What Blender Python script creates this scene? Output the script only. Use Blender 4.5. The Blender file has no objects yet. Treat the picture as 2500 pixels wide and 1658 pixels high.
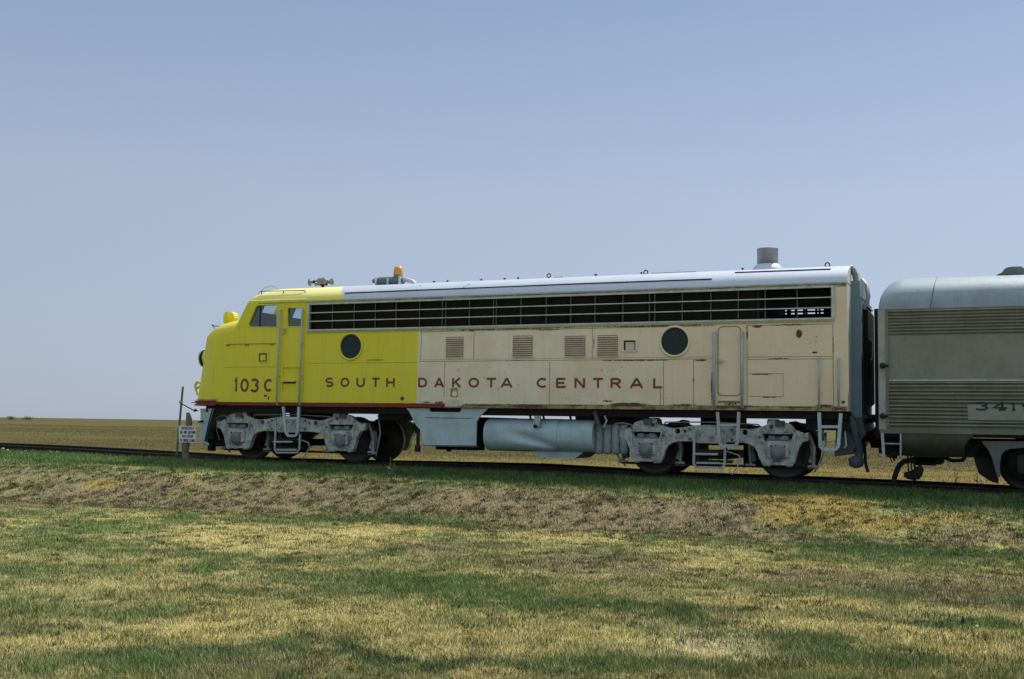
import bpy, bmesh, math, random
import numpy as np
from mathutils import Vector, Matrix
random.seed(7)
rng = np.random.default_rng(7)
SC = bpy.context.scene
COL = SC.collection
R = math.radians

# ---------------------------------------------------------------- camera
F = 2700.0                                   # focal length in pixels of a 2500 px wide frame
YAW, PITCH, ROLL = 0.40697668, 0.07702324, 0.0155
CY, CH = -22.917, 0.9603
fw = Vector((-math.sin(YAW)*math.cos(PITCH), math.cos(YAW)*math.cos(PITCH), math.sin(PITCH)))
r0 = Vector((math.cos(YAW), math.sin(YAW), 0)); u0 = r0.cross(fw)
rt = r0*math.cos(ROLL) + u0*math.sin(ROLL); up = -r0*math.sin(ROLL) + u0*math.cos(ROLL)
cam = bpy.data.objects.new('camera', bpy.data.cameras.new('camera')); COL.objects.link(cam)
cam.data.sensor_width = 36; cam.data.lens = 36*F/2500
cam.data.clip_end = 20000; cam.data.clip_start = .1
m = Matrix((rt, up, -fw)).transposed().to_4x4(); m.translation = (0, CY, CH)
cam.matrix_world = m
SC.camera = cam

# ---------------------------------------------------------------- light
SUN_EL, SUN_AZ = R(56), R(22)                # azimuth measured from +Y towards +X
w = bpy.data.worlds.new('World'); SC.world = w; w.use_nodes = True
nt = w.node_tree; bg = nt.nodes['Background']
sky = nt.nodes.new('ShaderNodeTexSky'); sky.sky_type = 'NISHITA'; sky.sun_disc = False
sky.sun_elevation = SUN_EL; sky.sun_rotation = SUN_AZ
sky.altitude = 500; sky.air_density = 1.0; sky.dust_density = 1.0; sky.ozone_density = 2.0
# the low sky is bleached by summer haze: blend the sky texture into a pale lavender towards the horizon
tc = nt.nodes.new('ShaderNodeTexCoord'); sp_ = nt.nodes.new('ShaderNodeSeparateXYZ'); nt.links.new(tc.outputs['Generated'], sp_.inputs[0])
rp = nt.nodes.new('ShaderNodeValToRGB'); nt.links.new(sp_.outputs[2], rp.inputs[0])
SKYG = [(0.0, (.330, .378, .475)), (.10, (.342, .398, .505)), (.20, (.340, .402, .512)), (.30, (.272, .350, .482)), (.39, (.212, .298, .445)), (.55, (.46, .54, .66)), (1.0, (.60, .67, .80))]  # upper stops brightened overhead to fill the shaded side of the train
while len(rp.color_ramp.elements) < len(SKYG): rp.color_ramp.elements.new(.5)
for e_, (p_, c_) in zip(rp.color_ramp.elements, SKYG): e_.position = p_; e_.color = (*c_, 1)
sc_ = nt.nodes.new('ShaderNodeVectorMath'); sc_.operation = 'SCALE'; nt.links.new(rp.outputs[0], sc_.inputs[0]); sc_.inputs[3].default_value = 1/.085
mr = nt.nodes.new('ShaderNodeMapRange'); nt.links.new(sp_.outputs[2], mr.inputs[0]); mr.inputs[1].default_value = .1; mr.inputs[2].default_value = .6; mr.inputs[3].default_value = .85; mr.inputs[4].default_value = .80
mx_ = nt.nodes.new('ShaderNodeMix'); mx_.data_type = 'RGBA'; nt.links.new(mr.outputs[0], mx_.inputs[0]); nt.links.new(sky.outputs[0], mx_.inputs[6]); nt.links.new(sc_.outputs[0], mx_.inputs[7])
fx_ = nt.nodes.new('ShaderNodeMath'); fx_.operation = 'MULTIPLY_ADD'; nt.links.new(sp_.outputs[0], fx_.inputs[0]); fx_.inputs[1].default_value = .16; fx_.inputs[2].default_value = 1.07   # brighter towards the sun's side
s2_ = nt.nodes.new('ShaderNodeVectorMath'); s2_.operation = 'SCALE'; nt.links.new(mx_.outputs[2], s2_.inputs[0]); nt.links.new(fx_.outputs[0], s2_.inputs[3])
nt.links.new(s2_.outputs[0], bg.inputs[0]); bg.inputs[1].default_value = .085
sun = bpy.data.objects.new('sun', bpy.data.lights.new('sun', 'SUN')); COL.objects.link(sun)
sun.data.energy = 3.3; sun.data.angle = R(.6); sun.data.color = (1, .95, .86)
sd = Vector((math.sin(SUN_AZ)*math.cos(SUN_EL), math.cos(SUN_AZ)*math.cos(SUN_EL), math.sin(SUN_EL)))
sun.rotation_euler = sd.to_track_quat('Z', 'Y').to_euler()
SC.view_settings.view_transform = 'Standard'; SC.view_settings.look = 'None'
SC.view_settings.exposure = 0.35; SC.view_settings.gamma = 1

# ---------------------------------------------------------------- helpers
def at(px, py, Y):
    """world point on the vertical plane Y (parallel to the track) that was measured at this place of the photograph"""
    q = fw + rt*((px-1250)/F) - up*((py-829)/F)
    t = (Y-CY)/q.y
    return Vector((q.x*t, Y, q.z*t+CH))
def XZ(px, py, Y=-1.6):
    p = at(px, py, Y); return p.x, p.z
def lerp(a, b, t): return a+(b-a)*t
def sstep(a, b, x):
    t = np.clip((x-a)/(b-a), 0, 1); return t*t*(3-2*t)

def tag(o, label=None, cat=None, group=None, kind=None):
    if label: o['label'] = label
    if cat: o['category'] = cat
    if group: o['group'] = group
    if kind: o['kind'] = kind
    return o
def empty(name, loc=(0, 0, 0)):
    o = bpy.data.objects.new(name, None); COL.objects.link(o); o.location = loc; o.empty_display_size = .3
    return o

class MB:
    def __init__(s): s.v = []; s.f = []; s.sm = []
    def add(s, vs, fs, smooth=False):
        n = len(s.v); s.v += [tuple(v) for v in vs]
        for f in fs: s.f.append([i+n for i in f]); s.sm.append(smooth)
        return s
    def box(s, x0, x1, y0, y1, z0, z1):
        x0, x1 = sorted((x0, x1)); y0, y1 = sorted((y0, y1)); z0, z1 = sorted((z0, z1))
        return s.add([(x0,y0,z0),(x1,y0,z0),(x1,y1,z0),(x0,y1,z0),(x0,y0,z1),(x1,y0,z1),(x1,y1,z1),(x0,y1,z1)],
                     [(3,2,1,0),(4,5,6,7),(0,1,5,4),(1,2,6,5),(2,3,7,6),(3,0,4,7)])
    def prism(s, pts, y0, y1):
        """polygon of (x,z) points extruded from y0 (near) to y1 (far)"""
        a = sum(pts[i][0]*pts[(i+1) % len(pts)][1]-pts[(i+1) % len(pts)][0]*pts[i][1] for i in range(len(pts)))
        if a < 0: pts = pts[::-1]
        n = len(pts)
        vs = [(x, y0, z) for x, z in pts]+[(x, y1, z) for x, z in pts]
        fs = [tuple(range(n)), tuple(range(2*n-1, n-1, -1))]+[(i, i+n, (i+1) % n+n, (i+1) % n) for i in range(n)]
        return s.add(vs, fs)
    def extx(s, prof, x0, x1, smooth=False, caps=True):
        """closed (y,z) profile extruded along x"""
        n = len(prof)
        vs = [(x0, y, z) for y, z in prof]+[(x1, y, z) for y, z in prof]
        a = sum(prof[i][0]*prof[(i+1) % n][1]-prof[(i+1) % n][0]*prof[i][1] for i in range(n))
        fs = [(i, (i+1) % n, (i+1) % n+n, i+n) for i in range(n)]
        if a > 0: fs = [f[::-1] for f in fs]; fs = [f[::-1] for f in fs]
        s.add(vs, fs, smooth)
        if caps: s.add(vs, [tuple(range(n))[::-1], tuple(range(n, 2*n))])
        return s
    def tube(s, pts, r, seg=8, cap=True, r1=None):
        pts = [Vector(p) for p in pts]
        rings = []; n = len(pts); prev = None
        for i, p in enumerate(pts):
            if i == 0: d = pts[1]-p
            elif i == n-1: d = p-pts[i-1]
            else: d = (p-pts[i-1]).normalized()+(pts[i+1]-p).normalized()
            d.normalize()
            if prev is None:
                a = Vector((0, 0, 1)) if abs(d.z) < .9 else Vector((0, 1, 0))
                e = d.cross(a).normalized()
            else:
                e = (prev-d*prev.dot(d)).normalized()
            prev = e; g = d.cross(e)
            rr = r if r1 is None else lerp(r, r1, i/(n-1))
            rings.append([p+(e*math.cos(2*math.pi*k/seg)+g*math.sin(2*math.pi*k/seg))*rr for k in range(seg)])
        vs = [v for q in rings for v in q]
        fs = [(i*seg+k, i*seg+(k+1) % seg, (i+1)*seg+(k+1) % seg, (i+1)*seg+k) for i in range(n-1) for k in range(seg)]
        s.add(vs, fs, True)
        if cap: s.add(rings[0], [tuple(range(seg))[::-1]]); s.add(rings[-1], [tuple(range(seg))])
        return s
    def lathe(s, prof, c, axis='z', seg=24, smooth=True, cap=True):
        """prof: list of (radius, height) along axis from centre c"""
        vs = []
        for r, h in prof:
            for k in range(seg):
                a = 2*math.pi*k/seg; ca, sa = math.cos(a)*r, math.sin(a)*r
                p = {'z': (ca, sa, h), 'y': (ca, h, -sa), 'x': (h, ca, sa)}[axis]
                vs.append((p[0]+c[0], p[1]+c[1], p[2]+c[2]))
        n = len(prof)
        fs = [(i*seg+k, i*seg+(k+1) % seg, (i+1)*seg+(k+1) % seg, (i+1)*seg+k) for i in range(n-1) for k in range(seg)]
        if cap: fs += [tuple(range(seg))[::-1], tuple(range((n-1)*seg, n*seg))]
        return s.add(vs, fs, smooth)
    def rbar(s, a, b, w_, d_):
        """rectangular bar from a to b, width w_ in the x-z plane, depth d_ in y"""
        a, b = Vector(a), Vector(b); d = (b-a).normalized(); n = Vector((-d.z, 0, d.x))*(w_/2); y = Vector((0, d_/2, 0))
        vs = [a-n-y, a+n-y, a+n+y, a-n+y, b-n-y, b+n-y, b+n+y, b-n+y]
        return s.add(vs, [(0,1,2,3),(7,6,5,4),(0,4,5,1),(1,5,6,2),(2,6,7,3),(3,7,4,0)])
    def mesh(s, name='m'):
        me = bpy.data.meshes.new(name); me.from_pydata(s.v, [], s.f)
        me.polygons.foreach_set('use_smooth', s.sm); me.update()
        return me
    def build(s, name, mat, parent=None, bevel=0, fix=True):
        me = s.mesh(name)
        bm = bmesh.new(); bm.from_mesh(me)
        if fix: bmesh.ops.recalc_face_normals(bm, faces=bm.faces)
        if bevel:
            es = [e for e in bm.edges if len(e.link_faces) == 2 and e.calc_face_angle(0) > .6]
            bmesh.ops.bevel(bm, geom=es, offset=bevel, segments=2, affect='EDGES', clamp_overlap=True)
        bm.to_mesh(me); bm.free()
        o = bpy.data.objects.new(name, me); COL.objects.link(o)
        me.materials.append(mat)
        if parent: o.parent = parent; o.matrix_parent_inverse = parent_inv(parent)
        return o
def parent_inv(p):
    # meshes are built in world coordinates (identity); only the Empty of a thing carries an offset
    return Matrix.Translation(p.location).inverted() if p.type == 'EMPTY' else Matrix.Identity(4)
def link_mesh(name, me, mat, parent=None):
    o = bpy.data.objects.new(name, me); COL.objects.link(o)
    if mat: me.materials.clear(); me.materials.append(mat)
    if parent: o.parent = parent; o.matrix_parent_inverse = parent_inv(parent)
    return o
def modded(o, *mods):
    """apply modifiers to o and give back the resulting mesh"""
    for kind, kw in mods:
        md = o.modifiers.new('m', kind)
        for k, v in kw.items(): setattr(md, k, v)
    bpy.context.view_layer.update()
    me = bpy.data.meshes.new_from_object(o.evaluated_get(bpy.context.evaluated_depsgraph_get()))
    for md in list(o.modifiers): o.modifiers.remove(md)
    return me
def drop(*os):
    for o in os: bpy.data.objects.remove(o, do_unlink=True)
def cut(o, cutters):
    cs = []
    for c in cutters:
        me = c.mesh('c'); bm = bmesh.new(); bm.from_mesh(me); bmesh.ops.recalc_face_normals(bm, faces=bm.faces); bm.to_mesh(me); bm.free()
        q = bpy.data.objects.new('c', me); COL.objects.link(q); cs.append(q)
    me = modded(o, *[('BOOLEAN', dict(operation='DIFFERENCE', object=q, solver='EXACT')) for q in cs])
    o.data = me; drop(*cs)
    return o

# ---------------------------------------------------------------- materials
class NG:
    def __init__(s, name):
        s.m = bpy.data.materials.new(name); s.m.use_nodes = True; s.t = s.m.node_tree
        s.b = s.t.nodes['Principled BSDF']; s.geo = None
    def n(s, k, **kw):
        q = s.t.nodes.new(k)
        for a, v in kw.items(): setattr(q, a, v)
        return q
    def set(s, sock, v):
        if isinstance(v, bpy.types.NodeSocket): s.t.links.new(v, sock)
        else: sock.default_value = v
    def math(s, op, a, b=0., c=None, clamp=False):
        q = s.n('ShaderNodeMath', operation=op, use_clamp=clamp); s.set(q.inputs[0], a); s.set(q.inputs[1], b)
        if c is not None: s.set(q.inputs[2], c)
        return q.outputs[0]
    def pos(s):
        if not s.geo:
            g = s.n('ShaderNodeNewGeometry'); x = s.n('ShaderNodeSeparateXYZ'); s.t.links.new(g.outputs['Position'], x.inputs[0]); s.geo = (g.outputs['Position'], x.outputs)
        return s.geo
    def noise(s, scale, detail=4, rough=.6, vec=None, stretch=None):
        q = s.n('ShaderNodeTexNoise'); q.inputs['Scale'].default_value = scale; q.inputs['Detail'].default_value = detail; q.inputs['Roughness'].default_value = rough
        v = vec or s.pos()[0]
        if stretch:
            mp = s.n('ShaderNodeMapping'); mp.inputs['Scale'].default_value = stretch; s.t.links.new(v, mp.inputs[0]); v = mp.outputs[0]
        s.t.links.new(v, q.inputs['Vector']); return q.outputs['Fac']
    def ramp(s, f, a, b):
        q = s.n('ShaderNodeMapRange', clamp=True); q.interpolation_type = 'SMOOTHSTEP'; s.set(q.inputs[0], f); q.inputs[1].default_value = a; q.inputs[2].default_value = b
        return q.outputs[0]
    def mix(s, f, a, b, mode='MIX'):
        q = s.n('ShaderNodeMix', data_type='RGBA', blend_type=mode); s.set(q.inputs[0], f)
        for i, v in ((6, a), (7, b)):
            s.set(q.inputs[i], v if isinstance(v, bpy.types.NodeSocket) else (*v[:3], 1))
        return q.outputs[2]
    def bump(s, h, dist=.01, strength=.5):
        q = s.n('ShaderNodeBump'); q.inputs['Strength'].default_value = strength; q.inputs['Distance'].default_value = dist; s.set(q.inputs['Height'], h)
        s.t.links.new(q.outputs[0], s.b.inputs['Normal'])
    def out(s, col, rough=.6, metal=0., spec=None):
        s.set(s.b.inputs['Base Color'], col if isinstance(col, bpy.types.NodeSocket) else (*col[:3], 1)); s.set(s.b.inputs['Roughness'], rough); s.set(s.b.inputs['Metallic'], metal)
        if spec is not None: s.b.inputs['Specular IOR Level'].default_value = spec
        return s.m

def worn(name, col, dirt, rough=.6, metal=0., amt=.5, scale=2.5, streak=True, bumpd=.006):
    g = NG(name)
    n1 = g.noise(scale, 6, .7); n2 = g.noise(scale*7, 4, .7)
    f = g.math('MULTIPLY', g.ramp(g.math('ADD', g.math('MULTIPLY', n1, .7), g.math('MULTIPLY', n2, .3)), .42, .68), amt)
    c = g.mix(f, col, dirt)
    if streak:
        n3 = g.noise(3, 4, .7, stretch=(4, 4, .35))
        c = g.mix(g.math('MULTIPLY', g.ramp(n3, .52, .75), amt*.6), c, dirt)
    g.bump(g.math('ADD', n1, n2), bumpd, .5)
    return g.out(c, rough, metal, .15 if max(col) < .06 else None)

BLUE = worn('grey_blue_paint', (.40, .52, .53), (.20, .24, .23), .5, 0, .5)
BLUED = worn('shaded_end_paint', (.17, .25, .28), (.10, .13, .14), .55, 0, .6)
TRUCK = worn('dirty_truck_grey', (.50, .52, .48), (.075, .075, .06), .75, 0, .95, 6, True, .025)
STEEL_R = worn('rusty_black_steel', (.022, .020, .018), (.06, .045, .03), .7, .0, .6, 4, True, .01)
BLACK = worn('sooty_black', (.016, .016, .015), (.035, .03, .025), .7, 0, .5, 4, False)
RUBBER = worn('black_rubber', (.018, .018, .018), (.04, .038, .035), .65, 0, .4, 6, False)
WHEEL = worn('wheel_steel', (.085, .08, .07), (.17, .155, .13), .6, .2, .6, 6, False)
CHROME = worn('grille_trim', (.44, .51, .49), (.16, .18, .15), .45, .3, .6, 6, False)
RAILING = worn('handrail_grey', (.38, .42, .43), (.18, .18, .15), .5, .1, .5, 6, False)
SILVER = worn('silver_roof_metal', (.55, .58, .62), (.30, .30, .30), .5, .2, .5)
DUCT = worn('galvanised_stack', (.26, .28, .28), (.13, .11, .09), .5, .4, .6, 5)
MESHD = worn('intake_screen', (.020, .017, .010), (.010, .012, .008), .9, 0, .7, 1.2, False)
TIMBER = worn('weathered_timber', (.20, .17, .13), (.09, .075, .055), .9, 0, .7, 6, True, .03)
TIE = worn('tie_timber', (.30, .27, .22), (.12, .10, .08), .9, 0, .7, 5, True, .03)
RAILM = worn('rail_rust', (.045, .033, .027), (.02, .017, .015), .7, .1, .6, 4, False)
GREENP = worn('green_post_paint', (.10, .17, .07), (.20, .19, .13), .7, 0, .5, 8, True)
WHITE = worn('sign_white', (.62, .63, .60), (.38, .37, .33), .6, 0, .5, 8, False)
INK = worn('sign_ink', (.03, .03, .03), (.08, .08, .08), .6, 0, .4, 20, False)
REDB = worn('faded_red_lettering', (.16, .035, .02), (.20, .07, .04), .65, 0, .6, 9, False)
CONC = worn('weathered_concrete', (.22, .22, .20), (.12, .125, .10), .9, 0, .6, 6, False, .02)
REDP = worn('red_trim_paint', (.20, .022, .012), (.09, .02, .012), .6, 0, .5, 3)
LIMEY = (.67, .600, .036)
YELL = worn('yellow_paint', LIMEY, (.40, .34, .03), .5, 0, .35)
BEIGE = worn('cream_paint', (.72, .63, .46), (.46, .38, .24), .6, 0, .5)
AMBER = NG('amber_lens'); AMBER = AMBER.out((.75, .28, .01), .25)
DARKIN = worn('dark_interior', (.012, .016, .016), (.01, .01, .01), .8, 0, .4, 3, False)
PLATEY = worn('yellowed_plate', (.34, .29, .07), (.15, .12, .04), .6, 0, .6, 9)
LIGHTP = worn('light_touch_up_paint', (.62, .56, .42), (.42, .35, .22), .7, 0, .6, 9)
GOLDL = worn('vent_fill', (.62, .58, .46), (.4, .35, .25), .6, 0, .4, 9)

def glass(name, tint, refl=.09):
    g = NG(name); nt = g.t
    tr = g.n('ShaderNodeBsdfTransparent'); tr.inputs[0].default_value = (*tint, 1)
    gl = g.n('ShaderNodeBsdfGlossy'); gl.inputs['Roughness'].default_value = .04
    fr = g.n('ShaderNodeFresnel'); fr.inputs[0].default_value = 1.5
    mx = g.n('ShaderNodeMixShader'); mx.inputs[0].default_value = refl
    g.t.links.new(tr.outputs[0], mx.inputs[1]); g.t.links.new(gl.outputs[0], mx.inputs[2])
    g.t.links.new(mx.outputs[0], g.t.nodes['Material Output'].inputs[0]); return g.m
GLASS = glass('window_glass', (.80, .88, .90))
DGLASS = worn('porthole_glass', (.022, .036, .038), (.035, .048, .048), .5, 0, .5, 5, False, .001)
LENS = NG('headlight_lens').out((.06, .07, .08), .08)

X_SPLIT = XZ(1020, 870)[0]; X_REDEND = XZ(1085, 988)[0]
Z_RED = at(720, 982.5, -1.6).z; Z_SILL = at(720, 992, -1.6).z
EAVE = 3.70
RUST = [  # (px, py, rx px, ry px, strength)
 (1535, 988, 52, 5.5, 1.1), (1482, 979, 20, 4, .75), (1670, 989, 45, 5, .62), (1290, 992, 46, 5, 1.0), (1072, 983, 14, 4, .9),
 (1130, 806, 4, 4, 1), (1152, 806, 9, 4, .9), (1849, 797, 15, 4.5, .95), (1951, 815, 8, 11, 1.2), (1989, 861, 8, 3, 1.1), (1824, 812, 3, 26, .8),
 (2034, 845, 3, 28, .75), (2012, 991, 28, 4, .9), (2058, 982, 6, 6, .9), (1738, 945, 3, 52, .85), (648, 966, 4, 4, 1.2), (655, 973, 2, 6, .9),
 (982, 973, 5, 5, 1.3), (1500, 880, 60, 2.5, .62), (1345, 805, 60, 3, .55), (1700, 792, 60, 3, .5), (1900, 876, 40, 3, .62), (1710, 880, 20, 3, .9),
 (1950, 995, 60, 3, .7), (1270, 880, 100, 2, .4), (1693, 928, 2, 5, 1), (640, 986, 60, 1.5, .5), (1400, 990, 50, 2, .6), (1450, 840, 2, 25, .6), (2045, 998, 20, 6, .6), (1240, 803, 220, 2.6, .80), (1600, 796, 200, 2.5, .72), (1180, 990, 70, 3, .6), (1800, 992, 60, 4, .8), (1560, 880, 120, 2.2, .72), (1930, 793, 60, 3, .75), (1865, 914, 40, 1.8, .7), (1880, 970, 30, 2, .6), (1040, 982, 20, 2.5, .7), (700, 985, 25, 2, .5), (560, 984, 40, 1.6, .6), (1785, 985, 26, 8, .62)]
XJ_ = -14.34
def carbody():
    g = NG('carbody_paint'); P, (x, y, z) = g.pos()
    n1 = g.noise(1.6, 6, .7); n2 = g.noise(14, 5, .75); n3 = g.noise(2.2, 5, .7, stretch=(5, 5, .3)); n4 = g.noise(45, 3, .7)
    yl = g.mix(g.math('MULTIPLY', g.ramp(n1, .4, .7), .45), LIMEY, (.62, .55, .022))
    yl = g.mix(g.math('MULTIPLY', g.ramp(n3, .46, .76), .45), yl, (.46, .42, .09))
    cr = g.mix(g.math('MULTIPLY', g.ramp(n1, .38, .66), .6), (.74, .66, .50), (.64, .52, .34))
    cr = g.mix(g.math('MULTIPLY', g.ramp(n3, .5, .78), .45), cr, (.50, .42, .29))
    # the paint browns towards the rear of the car side
    cr = g.mix(g.math('MULTIPLY', g.ramp(x, -10.5, -3.5), .5), cr, (.66, .50, .30))
    col = g.mix(g.ramp(g.math('ADD', x, g.math('MULTIPLY', n2, .02)), X_SPLIT-.002, X_SPLIT+.022), yl, cr)
    col = g.mix(g.math('MULTIPLY', g.ramp(z, 3.70, 3.92), g.math('LESS_THAN', x, -14.0)), col, (.80, .74, .26))      # sun glare on the cab roof put into a paler yellow
    # bottom sill strip: red in front, stained cream behind
    zz = g.math('ADD', z, g.math('MULTIPLY', g.math('SUBTRACT', n2, .5), .03))
    low = g.math('SUBTRACT', 1., g.ramp(zz, Z_RED-.004, Z_RED+.004))
    stain = g.mix(g.ramp(g.noise(5, 5, .8), .38, .62), (.36, .31, .14), (.11, .085, .05))
    redc = g.mix(g.ramp(n2, .45, .75), (.20, .022, .012), (.10, .02, .012))
    lowc = g.mix(g.ramp(x, X_REDEND-.02, X_REDEND+.02), redc, stain)
    col = g.mix(low, col, lowc)
    # grime along the top edge under the intake grille
    tn = g.noise(6, 5, .8, stretch=(1, 1, 3))
    zt = g.math('MULTIPLY', g.ramp(z, 3.62, 3.66), g.ramp(x, -13.6, -12.0))
    col = g.mix(g.math('MULTIPLY', zt, g.ramp(tn, .35, .6)), col, (.13, .115, .08))
    # rust
    best = None
    for (px, py, rx, ry, st) in RUST:
        c = at(px, py, -1.6); a = at(px+rx, py, -1.6); sx = max(a.x-c.x, .02); sz = max((at(px, py-ry, -1.6).z-c.z), .02)
        dx = g.math('MULTIPLY', g.math('SUBTRACT', x, c.x), 1/sx); dz = g.math('MULTIPLY', g.math('SUBTRACT', z, c.z), 1/sz)
        d = g.math('SUBTRACT', st, g.math('ADD', g.math('MULTIPLY', dx, dx), g.math('MULTIPLY', dz, dz)))
        best = d if best is None else g.math('MAXIMUM', best, d)
    rn = g.math('ADD', g.math('MULTIPLY', g.noise(7, 6, .85), .45), g.math('MULTIPLY', g.noise(30, 4, .8), .55))
    best = g.math('MAXIMUM', best, -1.2)
    mk = g.ramp(g.math('ADD', g.math('MULTIPLY', best, .17), rn), .535, .575)
    col = g.mix(mk, col, g.mix(n4, (.05, .022, .012), (.12, .055, .025)))
    ayy = g.math('ABSOLUTE', y)
    ins = g.math('MULTIPLY', g.math('LESS_THAN', ayy, 1.585), g.math('MULTIPLY', g.math('GREATER_THAN', x, XJ_), g.math('LESS_THAN', z, 3.69)))
    ins2 = g.math('MULTIPLY', g.math('LESS_THAN', ayy, 1.505), g.math('MULTIPLY', g.math('GREATER_THAN', x, -15.99), g.math('LESS_THAN', z, 3.852)))
    col = g.mix(g.math('MAXIMUM', ins, ins2), col, (.018, .02, .017))     # inside faces and recesses of the shell set near black
    chips = g.ramp(g.math('ADD', g.math('MULTIPLY', g.noise(22, 3, .6), .7), g.math('MULTIPLY', g.noise(1.7, 3, .6), .3)), .655, .68)
    col = g.mix(g.math('MULTIPLY', chips, g.math('MULTIPLY', g.math('GREATER_THAN', ayy, 1.585), g.math('GREATER_THAN', x, X_SPLIT))), col, (.16, .09, .05))
    g.bump(g.math('ADD', g.noise(.9, 3, .5), g.math('MULTIPLY', n2, .08)), .03, .5)
    return g.out(col, g.math('ADD', .45, g.math('MULTIPLY', n1, .2)), 0, .35)
CARBODY = carbody()
def roofmat():
    g = NG('roof_paint'); P, (x, y, z) = g.pos()
    n1 = g.noise(1.2, 5, .7); n2 = g.noise(10, 4, .7)
    sv = g.mix(g.math('MULTIPLY', g.ramp(n1, .4, .7), .5), (.50, .55, .62), (.42, .46, .50))
    sv = g.mix(g.math('MULTIPLY', g.ramp(n2, .55, .8), .3), sv, (.30, .30, .28))
    ay = g.math('ABSOLUTE', y)
    edge = g.math('ADD', g.math('MULTIPLY', g.math('SUBTRACT', 1.5, ay), -.5), -13.5)
    edge = g.math('ADD', edge, g.math('MULTIPLY', g.ramp(ay, 1.5, 1.62), .12))
    f = g.ramp(g.math('SUBTRACT', x, edge), 0, .03)
    col = g.mix(f, g.mix(g.ramp(z, 3.70, 3.92), LIMEY, (.80, .74, .26)), sv)  # yellow part pales upward, sun glare set into the colour
    g.bump(n2, .004, .3)
    return g.out(col, .5, g.math('MULTIPLY', f, .15), .4)
ROOF = roofmat()
def stainless():
    g = NG('dull_stainless_side'); P, (x, y, z) = g.pos()
    n1 = g.noise(1.1, 5, .7); n3 = g.noise(2.6, 5, .7, stretch=(5, 5, .35))
    c = g.mix(g.ramp(n1, .35, .7), (.19, .19, .155), (.135, .13, .095))
    c = g.mix(g.math('MULTIPLY', g.ramp(n3, .48, .75), .5), c, (.085, .085, .055))
    g.bump(g.noise(3, 4), .01, .3)
    return g.out(c, .48, .45)
STAIN = stainless()
COACHROOF = worn('coach_roof_metal', (.26, .32, .34), (.16, .18, .18), .5, .3, .6, 1.2, True, .0015)
SKIRT = worn('coach_skirt_grime', (.075, .07, .05), (.12, .12, .10), .6, .2, .6, 2)

# ---------------------------------------------------------------- terrain
def vnoise(x, y, seed):
    xi = np.floor(x).astype(np.int64); yi = np.floor(y).astype(np.int64); fx = x-xi; fy = y-yi
    fx = fx*fx*(3-2*fx); fy = fy*fy*(3-2*fy)
    def h(a, b):
        n = (a*374761393 + b*668265263 + seed*974711) & 0x7fffffff
        n = ((n ^ (n >> 13))*1274126177) & 0x7fffffff
        return ((n ^ (n >> 16)) & 0xffff)/65535.
    return (h(xi, yi)*(1-fx)+h(xi+1, yi)*fx)*(1-fy)+(h(xi, yi+1)*(1-fx)+h(xi+1, yi+1)*fx)*fy
def fbm(x, y, seed, o=5, g=.55):
    s = 0; a = 1; t = 0
    for k in range(o):
        s = s+a*vnoise(x*2**k+13.7*k, y*2**k-7.1*k, seed+k); t += a; a *= g
    return s/t
RAILP = [(-60, .25), (-30, .24), (-24.6, .209), (-21.7, .164), (-18.5, .095), (-16.588, .033), (-13.638, .054), (-12.026, .075), (-9.317, .095), (-6.652, .03), (-6.303, 0), (-3.616, 0), (-1.677, -.02), (.162, -.053), (.57, -.067), (8, -.25), (40, -.6)]
def rail_z(X): return np.interp(X, [p[0] for p in RAILP], [p[1] for p in RAILP])
def ground_z(X, Y):
    bed = np.interp(X, [-60, -30, -24, -21, -18.5, -16, -7, -2, 3, 12], [.12, .10, .06, .02, -.045, -.06, -.12, -.17, -.28, -.4])
    near_flat = -.66 + .0*X + .10*np.sin(X*.23+1)*sstep(-9, -15, Y) - .12*sstep(-10, -22, Y)
    t = sstep(-6.9, -4.0, Y)
    z = near_flat*(1-t)+bed*t
    z = z + .045*sstep(-2.6, -1.7, Y)*(1-sstep(-.75, -.4, Y))*sstep(-19.5, -18, X)
    z = z
    tb = sstep(2.2, 9, Y)
    z = z*(1-tb) + (-.62)*tb
    z = z + tb*(.25*(fbm(X*.02, Y*.02, 5, 3)-.5))*(1-sstep(300, 900, Y))
    near = (1-sstep(40, 80, np.abs(Y)))
    z = z + near*((fbm(X*.9, Y*.9, 11, 4)-.5)*.09 + (fbm(X*5, Y*5, 21, 3)-.5)*.03)*(.35+.65*sstep(1.6, 3, np.abs(Y)))
    return z

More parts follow.
